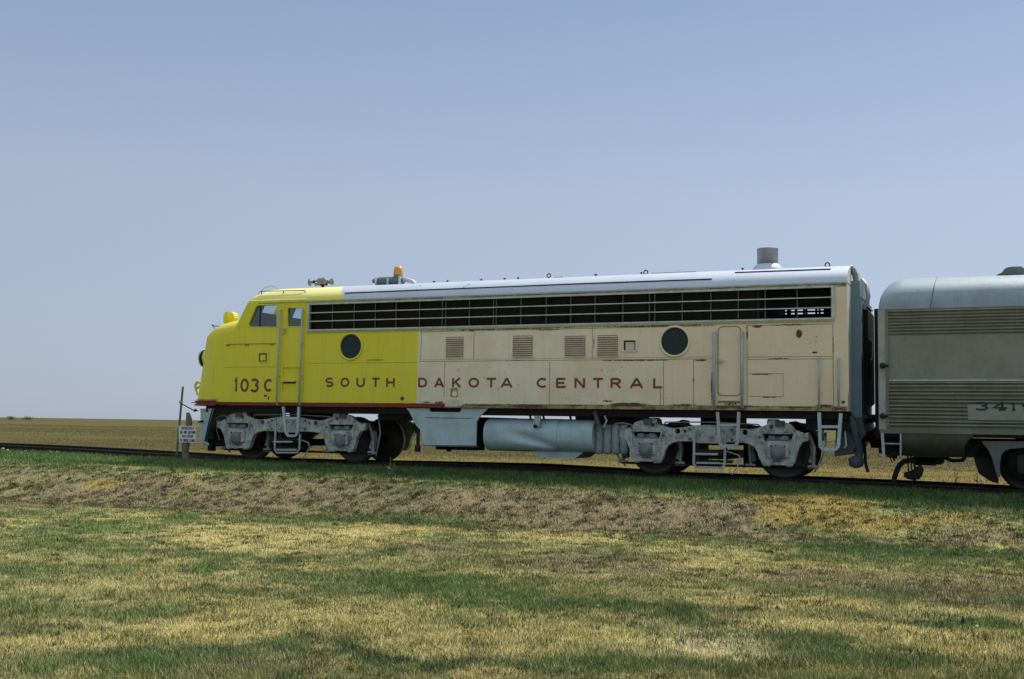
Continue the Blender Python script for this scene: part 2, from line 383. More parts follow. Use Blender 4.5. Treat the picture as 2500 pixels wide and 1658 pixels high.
# measured patches: px, py, rx, ry, kind (G green, K dark green, T tan, O golden, D dirt/hay, P pale), weight
PATCH = [
 (230, 1120, 300, 14, 'G', 1.3), (560, 1137, 230, 13, 'G', 1.1), (200, 1290, 270, 22, 'G', 1.0), (430, 1262, 70, 11, 'G', 1.2), (120, 1325, 200, 40, 'G', .7),
 (160, 1398, 230, 36, 'G', .9), (820, 1267, 400, 13, 'G', 1.0), (1080, 1280, 120, 12, 'G', .8), (415, 1342, 55, 10, 'K', 1.2), (480, 1358, 38, 8, 'K', 1.1), (665, 1380, 50, 18, 'K', 1.2),
 (820, 1325, 38, 10, 'K', 1.1), (560, 1393, 120, 11, 'G', .8), (340, 1500, 160, 26, 'G', .7), (220, 1622, 190, 42, 'G', 1.0), (480, 1590, 260, 30, 'G', .8), (700, 1570, 70, 20, 'G', .7),
 (1000, 1420, 170, 22, 'G', 1.0), (1150, 1442, 170, 18, 'G', .9), (1330, 1470, 320, 24, 'G', .9), (880, 1600, 90, 50, 'K', 1.0), (1040, 1638, 70, 30, 'K', .9), (1480, 1628, 260, 20, 'G', .9), (930, 1350, 70, 18, 'K', 1.0),
 (2260, 1345, 270, 15, 'G', 1.2), (2120, 1362, 310, 24, 'G', .7), (1900, 1382, 190, 28, 'O', .5), (1640, 1495, 90, 18, 'G', .9), (1898, 1490, 24, 9, 'K', 1.4), (2180, 1483, 30, 15, 'K', 1.3), (2350, 1525, 55, 20, 'G', 1.4),
 (2470, 1550, 45, 18, 'K', 1.2), (1980, 1560, 120, 20, 'G', 1.2), (2090, 1600, 100, 18, 'G', 1.0), (2200, 1588, 60, 10, 'K', .9), (2060, 1305, 280, 15, 'G', .5), (1750, 1320, 150, 14, 'G', .5),
 (190, 1215, 370, 42, 'D', 1.3), (700, 1212, 310, 40, 'D', 1.2), (1180, 1228, 400, 34, 'D', 1.2), (1600, 1258, 270, 42, 'D', 1.3), (1780, 1262, 95, 36, 'D', 1.2), (1070, 1346, 170, 32, 'D', 1.0),
 (1480, 1390, 270, 45, 'D', .9), (2400, 1325, 170, 22, 'D', .8), (2050, 1418, 220, 34, 'D', .9), (2400, 1440, 160, 50, 'D', .9), (560, 1635, 260, 26, 'D', .6), (720, 1350, 30, 10, 'D', 1.0), (2050, 1325, 300, 12, 'D', .6),
 (290, 1182, 85, 24, 'O', 2.4), (1950, 1245, 130, 42, 'O', 2.0), (2200, 1272, 220, 26, 'O', 1.3), (620, 1318, 280, 40, 'T', 1.2), (900, 1305, 200, 32, 'T', 1.3), (700, 1390, 160, 20, 'T', .7), (400, 1423, 80, 9, 'T', 1.0),
 (150, 1562, 160, 28, 'T', .9), (470, 1530, 260, 34, 'T', 1.0), (1380, 1305, 150, 26, 'T', 1.3), (880, 1500, 260, 50, 'T', .9), (1300, 1560, 330, 45, 'T', 1.0), (1680, 1560, 230, 60, 'P', 1.1), (1560, 1450, 90, 30, 'D', .5), (1990, 1478, 280, 16, 'T', 1.1),
 (2200, 1545, 290, 28, 'T', 1.1), (2420, 1600, 170, 40, 'T', .8), (1900, 1630, 260, 26, 'O', .8), (1150, 1640, 100, 20, 'T', .8), (610, 1325, 34, 12, 'P', 1.0), (1750, 1400, 160, 40, 'T', .5), (1780, 1350, 200, 30, 'T', .5)]
KIND = {'G': (.115, .175, .050), 'K': (.042, .078, .024), 'T': (.48, .405, .16), 'O': (.33, .25, .070), 'D': (.255, .20, .108), 'P': (.60, .52, .29), 'L': (.245, .245, .088)}
def project(X, Y, Z):
    dx, dy, dz = X, Y-CY, Z-CH
    d = dx*fw.x+dy*fw.y+dz*fw.z; d = np.where(d < .5, .5, d)
    return 1250+F*(dx*rt.x+dy*rt.y+dz*rt.z)/d, 829-F*(dx*up.x+dy*up.y+dz*up.z)/d
PW = []
def ground_hit(px, py):
    q = fw + rt*((px-1250)/F) - up*((py-829)/F); q = q/q.y
    D = np.arange(5, 60, .04); gx = q.x*D; gy = CY+D; below = ground_z(gx, gy) > CH+q.z*D
    i = int(np.argmax(below)); return float(gx[i]), float(gy[i]), float(ground_z(gx[i:i+1], gy[i:i+1])[0])
for (px, py, rx, ry, k, s) in PATCH:         # patches become places on the ground, once
    gx, gy, z = ground_hit(px, py); y2 = ground_hit(px, py+ry)[1]; y3 = ground_hit(px, py-ry)[1]
    x2 = ground_hit(px+rx, py+.0155*rx)[0]
    ex = abs(gy-CY)*rx/F
    PW.append((gx, (y2+y3)/2, ex*1.1, max((y3-y2)/2, .15), k, s))
def ground_color(X, Y):
    n = X.shape[0]
    wx = X+(fbm(X*.7, Y*.9, 31, 4)-.5)*1.5; wy = Y+(fbm(X*.7+40, Y*.9, 33, 4)-.5)*1.1
    nd = fbm(X*.33, Y*.8, 41, 5, .6); n2 = fbm(X*1.6, Y*3.0, 47, 4, .6); n3 = fbm(X*7, Y*9, 53, 3, .6)
    sc = {k: np.zeros(n) for k in KIND}
    sc['T'] += .55+(nd-.5)*2.0+(n2-.5)*1.2
    sc['G'] += .60-(nd-.5)*2.0+(n3-.5)*.9
    sc['D'] += .10+(fbm(X*.5+9, Y*1.3, 61, 4)-.5)*1.6+(n3-.5)*.8
    sc['K'] += -.20+(fbm(X*1.5+5, Y*2.6, 71, 4, .65)-.5)*2.4+1.6*np.clip(fbm(X*3.3+5, Y*4.4, 73, 3, .6)-.60, 0, 1)*4
    sc['O'] += .05+(fbm(X*.6+25, Y*1.4, 81, 4)-.5)*1.6
    sc['P'] += -.2+(n2-.5)*.8
    sc['L'] += .62+(fbm(X*.9+15, Y*1.9, 87, 4)-.5)*1.6
    rv = (fbm(X*2.6, Y*3.4, 91, 4, .65)-.5)*1.8; sp = fbm(X*6, Y*8, 93, 3, .7)-.5
    sc['G'] += sp*2.2; sc['T'] -= sp*1.2; sc['D'] += (fbm(X*9+3, Y*11, 95, 3, .7)-.5)*1.4
    for (gx, gy, ex, ey, k, s) in PW:
        # long axis lies across the line of sight
        ang = math.atan2(gy-CY, gx); cx, sx = math.cos(ang-math.pi/2), math.sin(ang-math.pi/2)
        dx, dy = wx-gx, wy-gy
        a = dx*cx+dy*sx; b = -dx*sx+dy*cx
        d2 = (a/ex)**2+(b/(ey))**2
        sc[k] += s*1.55*np.clip(1.3-d2**.7, 0, 1)*(1+rv)
    # green verge along the rails; the train's shade is painted in as darker green
    verge = sstep(-4.9, -3.7, Y+(n3-.5)*.9+(n2-.5)*1.6)*(1-sstep(2, 4, Y))*(.55+.75*fbm(X*1.1+3, Y*1.7, 117, 4))
    sc['G'] += verge*1.5; sc['K'] += verge*2.6; sc['L'] -= verge*1.5; sc['T'] -= verge*.7; sc['D'] -= verge*.9
    bank = sstep(-7.3, -6.6, Y+(n2-.5)*.9)*(1-sstep(-4.9, -4.3, Y+(n2-.5)*.7))*(1-sstep(-2.9, -2.2, X))
    sc['D'] += bank*1.0; sc['T'] -= bank*.35; sc['L'] -= bank*.35; sc['K'] += bank*1.6*np.clip(fbm(X*4+50, Y*5, 89, 4, .6)-.52, 0, 1)*4
    # behind the rails: dry prairie
    back = sstep(1.5, 3.5, Y)
    far = fbm(X*.05, Y*.12, 97, 5, .6); far2 = fbm(X*.5, Y*.8, 99, 4, .6)
    ks = list(KIND); A = np.stack([sc[k] for k in ks], 1)*2.9; A -= A.max(1, keepdims=True); A = np.exp(A); A /= A.sum(1, keepdims=True)
    C = A @ np.array([KIND[k] for k in ks])
    C = C*(.68+.40*fbm(X*11, Y*11, 101, 3, .7)+.42*fbm(X*2.7, Y*4.1, 103, 4, .65))[:, None]
    yy = Y[:, None]
    nearf = (1-sstep(14, 30, yy))
    B = np.array([.215, .165, .045])*nearf + np.array([.095, .080, .024])*(1-nearf)
    B = B*(.45+.65*far[:, None]+.45*far2[:, None])
    B[:, 1] *= (1.0+.10*(far2-.5)*2)
    return C*(1-back[:, None])+B*back[:, None]

xs = np.concatenate([-np.geomspace(4500, 46, 26), np.arange(-44, -30, .5), np.arange(-30, 8, .085), np.arange(8.2, 13, .5), np.geomspace(13, 4500, 24)])
ys = np.concatenate([-np.geomspace(400, 26, 8), np.arange(-24, -20, .5), np.arange(-20, -1, .055), np.arange(-1, 12, .25), np.geomspace(12.5, 6000, 60)])
GX, GY = np.meshgrid(xs, ys); gx_, gy_ = GX.ravel(), GY.ravel()
gz_ = ground_z(gx_, gy_)
nx, ny = len(xs), len(ys)
me = bpy.data.meshes.new('ground')
me.vertices.add(nx*ny); me.vertices.foreach_set('co', np.stack([gx_, gy_, gz_], 1).astype(np.float32).ravel())
ii = (np.arange(ny-1)[:, None]*nx+np.arange(nx-1)[None, :]).ravel()
quads = np.stack([ii, ii+1, ii+1+nx, ii+nx], 1).astype(np.int32)
me.loops.add(quads.size); me.loops.foreach_set('vertex_index', quads.ravel())
me.polygons.add(len(quads)); me.polygons.foreach_set('loop_start', np.arange(0, quads.size, 4, dtype=np.int32)); me.polygons.foreach_set('loop_total', np.full(len(quads), 4, np.int32))
me.update(calc_edges=True); me.polygons.foreach_set('use_smooth', np.ones(len(quads), bool))
gc = ground_color(gx_, gy_)
at_ = me.color_attributes.new('turf', 'FLOAT_COLOR', 'POINT'); at_.data.foreach_set('color', np.concatenate([gc, np.ones((len(gc), 1))], 1).astype(np.float32).ravel())
g = NG('turf_ground'); a = g.n('ShaderNodeVertexColor', layer_name='turf')
n1 = g.noise(30, 5, .8); n2 = g.noise(7, 4, .7); n3 = g.noise(.8, 6, .7, stretch=(1, 2.5, 1))
v = g.math('ADD', .35, g.math('ADD', g.math('MULTIPLY', n1, .6), g.math('ADD', g.math('MULTIPLY', n2, .35), g.math('MULTIPLY', n3, .35))))
hs = g.n('ShaderNodeVectorMath', operation='SCALE'); g.t.links.new(a.outputs[0], hs.inputs[0]); g.set(hs.inputs[3], v)
g.bump(g.math('ADD', n1, n2), .03, .8)
GROUND = g.out(hs.outputs[0], .95, 0, .1)
go = link_mesh('ground', me, GROUND); go['kind'] = 'structure'

# grass blades: dry mown turf, one object
def make_grass(N, name='grass'):
    # sample roughly evenly in the picture: more blades near the camera
    wl = rng.uniform(0, 1, N); dist = 4.6*(22.1/4.6)**wl         # distance in Y from the camera
    ang = np.where(rng.uniform(0, 1, N) < .90, rng.uniform(-.92, .08, N), rng.uniform(.08, .42, N))                              # direction of view in plan
    X = dist*np.tan(ang); Y = CY+dist
    ok = (Y < -.84) & (X > -25) & (X < 8); X = X[ok]; Y = Y[ok]; dist = dist[ok]
    jitter = fbm(X*3, Y*3, 7, 3)
    verge = sstep(-4.9, -3.9, Y)
    n = len(X); Z = ground_z(X, Y)
    C = ground_color(X, Y)
    green = (C[:, 1] > C[:, 0])
    thin = (C[:, 0] > .2) & (C[:, 0] < .36)
    clump = fbm(X*2.2, Y*2.2, 107, 4, .6)
    clump = clump*(.55+.9*fbm(X*7, Y*7, 109, 3, .6)); H = rng.uniform(.014, .045, n)*(.35+1.7*clump)*np.where(green, 1.25, .85)*(1+.7*verge)
    W = .0016+.00022*dist
    az = rng.uniform(0, 2*np.pi, n); lean = rng.uniform(.35, 1.5, n); lean = np.where(green, lean*.75, lean)
    dx, dy = np.cos(az), np.sin(az)
    tipx = X+dx*H*np.sin(lean); tipy = Y+dy*H*np.sin(lean); tipz = Z+H*np.cos(lean)+.004
    a2 = az+np.pi/2+rng.uniform(-.8, .8, n)
    bx, by = np.cos(a2)*W, np.sin(a2)*W
    V = np.empty((n, 3, 3)); V[:, 0] = np.stack([X-bx, Y-by, Z-.006], 1); V[:, 1] = np.stack([X+bx, Y+by, Z-.006], 1); V[:, 2] = np.stack([tipx, tipy, tipz], 1)
    br = rng.uniform(.55, 1.65, n)[:, None]; C = C*br
    straw = (rng.uniform(0, 1, n) < .20) & (Y < -4.2); C[straw] = C[straw]*.45+np.array([.50, .41, .22])*.55*br[straw]  # no straw in the verge, so its painted shade stays dark
    gr = rng.uniform(0, 1, n) < .24; C[gr] = C[gr]*.45+np.array([.09, .15, .045])*.6
    # tufts: loose clumps of longer blades, and the rougher prairie grass behind the rails
    nt_ = 9000; td = 4.8*(19.5/4.8)**rng.uniform(0, 1, nt_); ta = rng.uniform(-.92, .05, nt_); tx = td*np.tan(ta); ty = CY+td
    nb = 3200; ty[:nb] = rng.uniform(-7.4, -4.4, nb); tx[:nb] = rng.uniform(-23, 2, nb)
    tsz = rng.uniform(.03, .12, nt_)*rng.choice([.7, 1, 1.6], nt_); tc = ground_color(tx, ty); kind = rng.uniform(0, 1, nt_)
    tsz[:nb] *= .7
    tcol = np.where(kind[:, None] < .40, np.array([.045, .075, .024]), np.where(kind[:, None] < .62, np.array([.075, .058, .030]), np.where(kind[:, None] < .82, np.array([.12, .15, .045]), tc*1.2+.09)))
    per_ = 46; TX = np.repeat(tx, per_)+rng.normal(0, 1, nt_*per_)*np.repeat(tsz, per_); TY = np.repeat(ty, per_)+rng.normal(0, 1, nt_*per_)*np.repeat(tsz, per_)
    TH = np.repeat(rng.uniform(.022, .06, nt_)*(.6+tsz*4), per_)*rng.uniform(.5, 1.2, nt_*per_); TC = np.repeat(tcol, per_, 0)
    npr = 300000; pd = 24.6*(190/24.6)**rng.uniform(0, 1, npr); pa = rng.uniform(-.92, .12, npr); PX = pd*np.tan(pa); PY = CY+pd
    PH = rng.uniform(.03, .10, npr)*(.4+1.2*fbm(PX*.25, PY*.25, 113, 4)); PC_ = ground_color(PX, PY)*1.1
    EX = np.concatenate([TX, PX]); EY = np.concatenate([TY, PY]); EH = np.concatenate([TH, PH]); EC = np.concatenate([TC, PC_]); ED = EY-CY
    ok = ~((np.abs(EY) < .95)) & (EX < np.where(EY > 0, 60, 8)) & (EX > np.where(EY > 0, -400, -25)) & ~((EY > -1.75) & (EY < 1.6)); EX, EY, EH, EC, ED = EX[ok], EY[ok], EH[ok], EC[ok], ED[ok]
    m_ = len(EX); EZ = ground_z(EX, EY); az2 = rng.uniform(0, 2*np.pi, m_); le = rng.uniform(.1, 1.1, m_); W2 = np.where(EY > 0, .0015+.00016*ED, .0016+.00026*ED)
    a3 = az2+np.pi/2+rng.uniform(-.8, .8, m_); bx, by = np.cos(a3)*W2, np.sin(a3)*W2
    V2 = np.empty((m_, 3, 3)); V2[:, 0] = np.stack([EX-bx, EY-by, EZ-.006], 1); V2[:, 1] = np.stack([EX+bx, EY+by, EZ-.006], 1)
    V2[:, 2] = np.stack([EX+np.cos(az2)*EH*np.sin(le), EY+np.sin(az2)*EH*np.sin(le), EZ+EH*np.cos(le)], 1)
    V = np.concatenate([V, V2]); C = np.concatenate([C, EC*rng.uniform(.55, 1.5, m_)[:, None]]); n = len(V)
    me = bpy.data.meshes.new(name); me.vertices.add(n*3); me.vertices.foreach_set('co', V.astype(np.float32).ravel())
    me.loops.add(n*3); me.loops.foreach_set('vertex_index', np.arange(n*3, dtype=np.int32))
    me.polygons.add(n); me.polygons.foreach_set('loop_start', np.arange(0, n*3, 3, dtype=np.int32)); me.polygons.foreach_set('loop_total', np.full(n, 3, np.int32)); me.update(calc_edges=True)
    at_ = me.color_attributes.new('turf', 'FLOAT_COLOR', 'POINT'); CC = np.repeat(np.concatenate([C, np.ones((n, 1))], 1), 3, 0); at_.data.foreach_set('color', CC.astype(np.float32).ravel())
    g = NG('grass_blades'); a = g.n('ShaderNodeVertexColor', layer_name='turf'); m = g.out(a.outputs[0], .8, 0, .15)
    o = link_mesh(name, me, m); o['kind'] = 'stuff'; o['label'] = 'patchy green and straw coloured mown grass in the foreground'; o['category'] = 'grass'
    return o
make_grass(GRASS_N if 'GRASS_N' in globals() else 1000000)

# ================================================================ the locomotive
LOCO = tag(empty('diesel_locomotive', (-9, 0, 0)), 'yellow and cream streamlined diesel locomotive with rounded nose', 'locomotive')
NL, NN = 1.3, 2.3
def plan(y, W, L=NL, n=NN): return L*(1-max(0, 1-(abs(y)/W)**n)**(1/n))
def slices(rows, x_end, L=NL, n=NN, seg=28):
    """closed solid from horizontal slices (z, tip x, half width)"""
    mb = MB(); vs = []; k = 2*seg+1
    for row in rows:
        z, xt, W = row[:3]; l = row[3] if len(row) > 3 else L
        for i in range(k):
            t = (i/seg-1); y = W*math.sin(t*math.pi/2)
            vs.append((xt+plan(y, W, l, n) if abs(t) < 1 else xt+l, y, z))
        vs.append((x_end, W, z)); vs.append((x_end, -W, z))
    K = k+2; fs = []
    for j in range(len(rows)-1):
        for i in range(K): fs.append((j*K+i, j*K+(i+1) % K, (j+1)*K+(i+1) % K, (j+1)*K+i))
    fs.append(tuple(range(K))[::-1]); fs.append(tuple(range((len(rows)-1)*K, len(rows)*K)))
    mb.add(vs, fs); return mb
XJ = -14.36; XR = -2.40
nose = slices([(Z_SILL, -18.03, 1.6), (1.86, -17.95, 1.6), (2.31, -17.88, 1.6), (2.71, -17.84, 1.6), (2.95, -17.80, 1.6), (3.06, -17.72, 1.59), (3.15, -17.64, 1.56), (3.23, -17.53, 1.50),
               (3.30, -17.42, 1.39), (3.36, -17.30, 1.22), (3.42, -17.15, .95), (3.47, -17.02, .60), (3.50, -16.9, .25)], XJ+.35)
cabm = slices([(r[0] if r[0] < 3.75 else EAVE+(r[0]-EAVE)*.86, *r[1:]) for r in [(2.4, -17.1, 1.6, .6), (2.9, -16.8, 1.6, .5), (3.39, -16.50, 1.6, .42), (3.57, -16.385, 1.6, .40), (3.72, -16.29, 1.597, .38), (3.80, -16.24, 1.575, .36), (3.92, -16.14, 1.5, .34),
               (4.03, -16.04, 1.36, .32), (4.14, -15.9, 1.1, .3), (4.21, -15.66, .8, .3), (4.25, -15.3, .42, .3), (4.268, -15.0, .1, .2)]], XJ+.35, n=2.3)
mb = MB(); mb.add(nose.v, nose.f); mb.add(cabm.v, cabm.f)
# low ridge that carries the cab roof line on to the join with the hood
tmp = mb.build('cab', CARBODY)
me = modded(tmp, ('REMESH', dict(mode='VOXEL', voxel_size=.03, use_smooth_shade=True)), ('SMOOTH', dict(factor=.5, iterations=9)))
bm = bmesh.new(); bm.from_mesh(me)
bmesh.ops.bisect_plane(bm, geom=bm.verts[:]+bm.edges[:]+bm.faces[:], plane_co=(XJ, 0, 0), plane_no=(1, 0, 0), clear_outer=True)
bmesh.ops.holes_fill(bm, edges=[e for e in bm.edges if e.is_boundary], sides=0)
# straight side sheets: pull the flat part of the side exactly on to the side plane
for v in bm.verts:
    if abs(v.co.y) > 1.575 and v.co.x > -16.4: v.co.y = math.copysign(1.6, v.co.y)
bm.to_mesh(me); bm.free(); drop(tmp)
cab = bpy.data.objects.new('cab', me); COL.objects.link(cab)
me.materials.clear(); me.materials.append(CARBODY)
swin = [XZ(607.5, 793), XZ(612, 797.5), XZ(676, 798), XZ(676, 744.5), XZ(629, 746), XZ(626, 749)]
dwin = [XZ(703, 797), XZ(737, 797), XZ(737, 752), XZ(703, 752)]
cav = MB().prism([(-15.98, 2.3), (-15.98, 3.3), (-15.72, 3.84), (-14.45, 3.84), (-14.45, 2.3)], -1.5, 1.5)
wtun = MB().prism(swin, -1.8, -1.4); wtun2 = MB().prism(swin, 1.4, 1.8)
dtun = MB().prism(dwin, -1.8, -1.4); dtun2 = MB().prism(dwin, 1.4, 1.8)
ws = [MB().box(-17.2, -15.6, a, b, 3.54, 3.86) for a, b in ((-1.18, -.07), (.07, 1.18))]
cut(cab, [cav, wtun, wtun2, dtun, dtun2]+ws)
bm = bmesh.new(); bm.from_mesh(cab.data)
for f in bm.faces: f.smooth = True
for e in bm.edges:
    if len(e.link_faces) == 2 and e.calc_face_angle(0) > .7: e.smooth = False
bm.to_mesh(cab.data); bm.free()
cab.parent = LOCO; cab.matrix_parent_inverse = parent_inv(LOCO)

Y0 = -1.6
def P(name, mb, mat, parent=LOCO, bevel=0): return mb.build(name, mat, parent, bevel)
def frame_of(poly, w_, y0, y1):
    """frame bars round a polygon"""
    mb = MB(); n = len(poly); c = [sum(p[i] for p in poly)/n for i in (0, 1)]
    for i in range(n):
        a, b = poly[i], poly[(i+1) % n]
        ua = [c[j]+(a[j]-c[j])*(1+w_/math.hypot(a[0]-c[0], a[1]-c[1])) for j in (0, 1)]
        ub = [c[j]+(b[j]-c[j])*(1+w_/math.hypot(b[0]-c[0], b[1]-c[1])) for j in (0, 1)]
        mb.prism([tuple(a), tuple(b), tuple(ub), tuple(ua)], y0, y1)
    return mb
# windows of the cab: frame > pane
for sgn in (-1, 1):
    for poly, nm in ((swin, 'side_window'), (dwin, 'door_window')):
        y0, y1 = sorted((sgn*1.585, sgn*1.612))
        fr = P(nm, frame_of(poly, .035, y0, y1), YELL)
        y0, y1 = sorted((sgn*1.555, sgn*1.565))
        P('pane', MB().prism(poly, y0, y1), GLASS, fr)
        if nm == 'side_window':
            x_ = XZ(633, 770)[0]; P('sash_bar', MB().box(x_-.012, x_+.012, sgn*1.575, sgn*1.545, poly[1][1], 3.66), STEEL_R, fr)
for sgn in (-1, 1):
    xa, xb = -16.39, -16.22
    P('windshield', MB().add([(xa+.02, sgn*.07, 3.54), (xa+.12, sgn*1.18, 3.54), (xb+.12, sgn*1.18, 3.86), (xb+.02, sgn*.07, 3.86)], [(0, 1, 2, 3)]), GLASS)
# cab interior: seats, desk and bulkhead
P('cab_interior', MB().box(-15.9, -15.55, -1.1, 1.1, 2.3, 3.42).box(-15.3, -15.0, -1.25, -.7, 2.4, 3.35).box(-14.75, -14.5, -.2, 1.2, 2.35, 3.8).box(-15.3, -15.0, .7, 1.25, 2.4, 3.35), DARKIN)
# door in the side behind the cab window
dx0, dx1 = XZ(690, 870)[0], XZ(741.5, 870)[0]
def rrect(x0, x1, z0, z1, r, n=5):
    pts = []
    for cx, cz, a0 in ((x1-r, z1-r, 0), (x0+r, z1-r, 90), (x0+r, z0+r, 180), (x1-r, z0+r, 270)):
        for k in range(n+1): a = R(a0+90*k/n); pts.append((cx+r*math.cos(a), cz+r*math.sin(a)))
    return pts
def outline(poly, w_, y0, y1):
    mb = MB(); n = len(poly)
    for i in range(n):
        a, b = poly[i], poly[(i+1) % n]
        if math.dist(a, b) > 1e-4: mb.rbar((a[0], (y0+y1)/2, a[1]), (b[0], (y0+y1)/2, b[1]), w_, y1-y0)
    return mb
dr = P('cab_door', outline(rrect(dx0, dx1, 1.46, 3.68, .06), .022, -1.608, -1.596), YELL)
P('door_handle', MB().lathe([(.035, -.03), (.035, 0)], (XZ(694, 806)[0], -1.61, XZ(694, 806)[1]), 'y', 12).box(XZ(691, 0+810)[0], XZ(699, 810)[0], -1.66, -1.64, 3.0, 3.03), RAILING, dr)
a, b = XZ(691, 896), XZ(733, 930)
P('kick_step', MB().box(a[0], b[0], -1.635, -1.597, a[1]-.012, a[1]+.012).box(a[0]-.01, a[0]+.02, -1.63, -1.597, b[1]-.2, a[1]+.1).box(a[0]-.02, XZ(723, 932)[0], -1.66, -1.597, b[1]-.02, b[1]+.015), YELL, dr)
P('kick_step', MB().box(a[0]+.03, b[0]-.12, -1.612, -1.598, b[1]-.06, b[1]-.022), STEEL_R, dr)

# ---- car body behind the door
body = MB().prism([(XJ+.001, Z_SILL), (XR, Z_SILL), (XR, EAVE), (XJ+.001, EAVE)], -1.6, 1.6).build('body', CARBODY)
GX0, GX1, GZ0, GZ1 = XZ(756, 775)[0], XZ(2030, 740)[0], 3.055, 3.625
XOPEN = XZ(1850, 745)[0]
f0, f1 = at(1868, 764, 1.6), at(2012, 762, 1.6)
cuts = [MB().box(GX0, XOPEN, -1.9, -1.45, GZ0, GZ1), MB().box(XOPEN, GX1, -1.9, -1.40, GZ0, GZ1), MB().box(XOPEN+.01, GX1-.05, -1.41, 1.5, 2.7, 3.66),
        MB().box(f0.x, f1.x, 1.49, 1.9, at(1940, 768.5, 1.6).z, at(1940, 756.5, 1.6).z)]
cuts[1] = MB().box(XOPEN, GX1, -1.9, -1.39, GZ0, GZ1)
def disc_pts(cx, cz, r, n=28): return [(cx+r*math.cos(2*math.pi*k/n), cz+r*math.sin(2*math.pi*k/n)) for k in range(n)]
PORT = [XZ(857, 846), XZ(1647.4, 833.5)]
for c in PORT: cuts.append(MB().prism(disc_pts(*c, .275), -1.9, -1.5))
LOUV = [(1089, 1131, 823, 874), (1252, 1300, 820, 873), (1379, 1429, 820.5, 871.5), (1458.7, 1508.6, 819, 871)]
lv = []
for a, b, c, d in LOUV:
    x0, z1 = XZ(a, c); x1, z0 = XZ(b, d); lv.append((x0, x1, z0, z1)); cuts.append(MB().box(x0, x1, -1.9, -1.55, z0, z1))
a0, a1 = XZ(1523, 831.5), XZ(1552, 855); cuts.append(MB().box(a0[0], a1[0], -1.9, -1.5, a1[1], a0[1]))
cut(body, cuts); body.parent = LOCO; body.matrix_parent_inverse = parent_inv(LOCO)
ROOFP = [(1.6, EAVE+.002), (1.596, 3.74), (1.575, 3.80), (1.545, 3.86), (1.5, 3.92), (1.44, 3.975), (1.36, 4.03), (1.25, 4.085), (1.1, 4.14), (.95, 4.18), (.8, 4.21), (.4, 4.25), (0, 4.265)]
ROOFP = [(y, EAVE+(z-EAVE)*.86 if z > EAVE+.01 else z) for y, z in ROOFP]
rp_ = [(-y, z) for y, z in ROOFP]+[(y, z) for y, z in ROOFP[::-1][1:]]
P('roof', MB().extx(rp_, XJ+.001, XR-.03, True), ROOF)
def roof_pt(px, py):
    prev = None
    for k in range(161):
        Y = -1.6+k*.01; p = at(px, py, Y); zr = np.interp(-Y, [q[0] for q in ROOFP[::-1]], [q[1] for q in ROOFP[::-1]])
        if p.z <= zr: return p
    return at(px, py, -.8)
P('drip_rail', MB().box(XJ, XR, -1.625, -1.598, 3.695, 3.72).box(XJ-1.3, XJ, -1.622, -1.598, 3.70, 3.715), worn('drip_rail_grey', (.35, .36, .33), (.15, .13, .10), .6, 0, .6, 6))
# roof hatch seams and raised strips
s1 = [roof_pt(842, 716.5), roof_pt(1240, 701), roof_pt(1400, 694.4), roof_pt(1738, 682.4)]
mb = MB(); mb.tube([p+Vector((0, -.005, .008)) for p in s1], .014, 5)
e_ = [roof_pt(1740, 682), roof_pt(1752, 672)]
for a, b in (((1016, 709), (1028, 697)), ((1130, 704), (1146, 694))): mb.tube([roof_pt(*a)+Vector((0, 0, .006)), roof_pt(*b)+Vector((0, 0, .006))], .008, 5)
P('roof_seam', mb, STEEL_R)
P('roof_strip', MB().tube([roof_pt(1794, 667)+Vector((0, 0, .012)), roof_pt(2028, 658.5)+Vector((0, 0, .012))], .013, 5), STEEL_R)
for (a, b, c, d) in ((1590, 668, 1700, 664.6), (1354, 676.5, 1376, 675.5)):
    p, q = at(a, b, -.7), at(c, d, -.7); z_ = 4.135; P('roof_strip', MB().box(p.x, q.x, -.73, -.67, z_, z_+.035), SILVER)
# ---- intake grille
POSTM = worn('grille_post_dark', (.075, .10, .095), (.04, .05, .045), .6, .1, .6, 6)  # posts are darker than the grille bars
gr = P('intake_grille', MB().box(GX0-.045, GX1+.045, -1.635, -1.601, GZ1, GZ1+.035).box(GX0-.045, GX1+.045, -1.635, -1.601, GZ0-.03, GZ0+.005)
       .box(GX0-.045, GX0, -1.632, -1.601, GZ0, GZ1).box(GX1-.0, GX1+.06, -1.635, -1.601, GZ0, GZ1), CHROME)
P('grille_bar', MB().box(GX0, GX1, -1.625, -1.595, 3.432, 3.452), CHROME, gr); P('grille_bar', MB().box(GX0, GX1, -1.625, -1.595, 3.238, 3.258), CHROME, gr)
for px in (758, 811, 864, 915.6, 966, 1023.5, 1079, 1087.5, 1145, 1204, 1211, 1271, 1333, 1393, 1452, 1520, 1585, 1598, 1665, 1735, 1802, 1868, 1946):
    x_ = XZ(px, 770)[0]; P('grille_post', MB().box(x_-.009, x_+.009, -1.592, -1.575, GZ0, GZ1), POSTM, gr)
sc_mb = MB(); x_ = GX0
while x_ < XOPEN-.1:                       # pleated screens behind the bars
    x2 = min(x_+.55, XOPEN-.05); sc_mb.box(x_+.02, x2, -1.50, -1.47, GZ0, GZ1)
    k = x_+.05
    x_ = x2+.02
z_ = GZ0+.02
while z_ < GZ1-.01: sc_mb.box(GX0, XOPEN-.05, -1.515, -1.50, z_, z_+.012); z_ += .042
P('intake_screen', sc_mb, MESHD, gr)
mb = MB(); z_ = GZ0+.03
while z_ < GZ1-.02:
    if not 3.07 < z_ < 3.24: mb.box(XOPEN, GX1, -1.56, -1.552, z_, z_+.008)
    z_ += .04
P('intake_slat', mb, BLACK, gr)
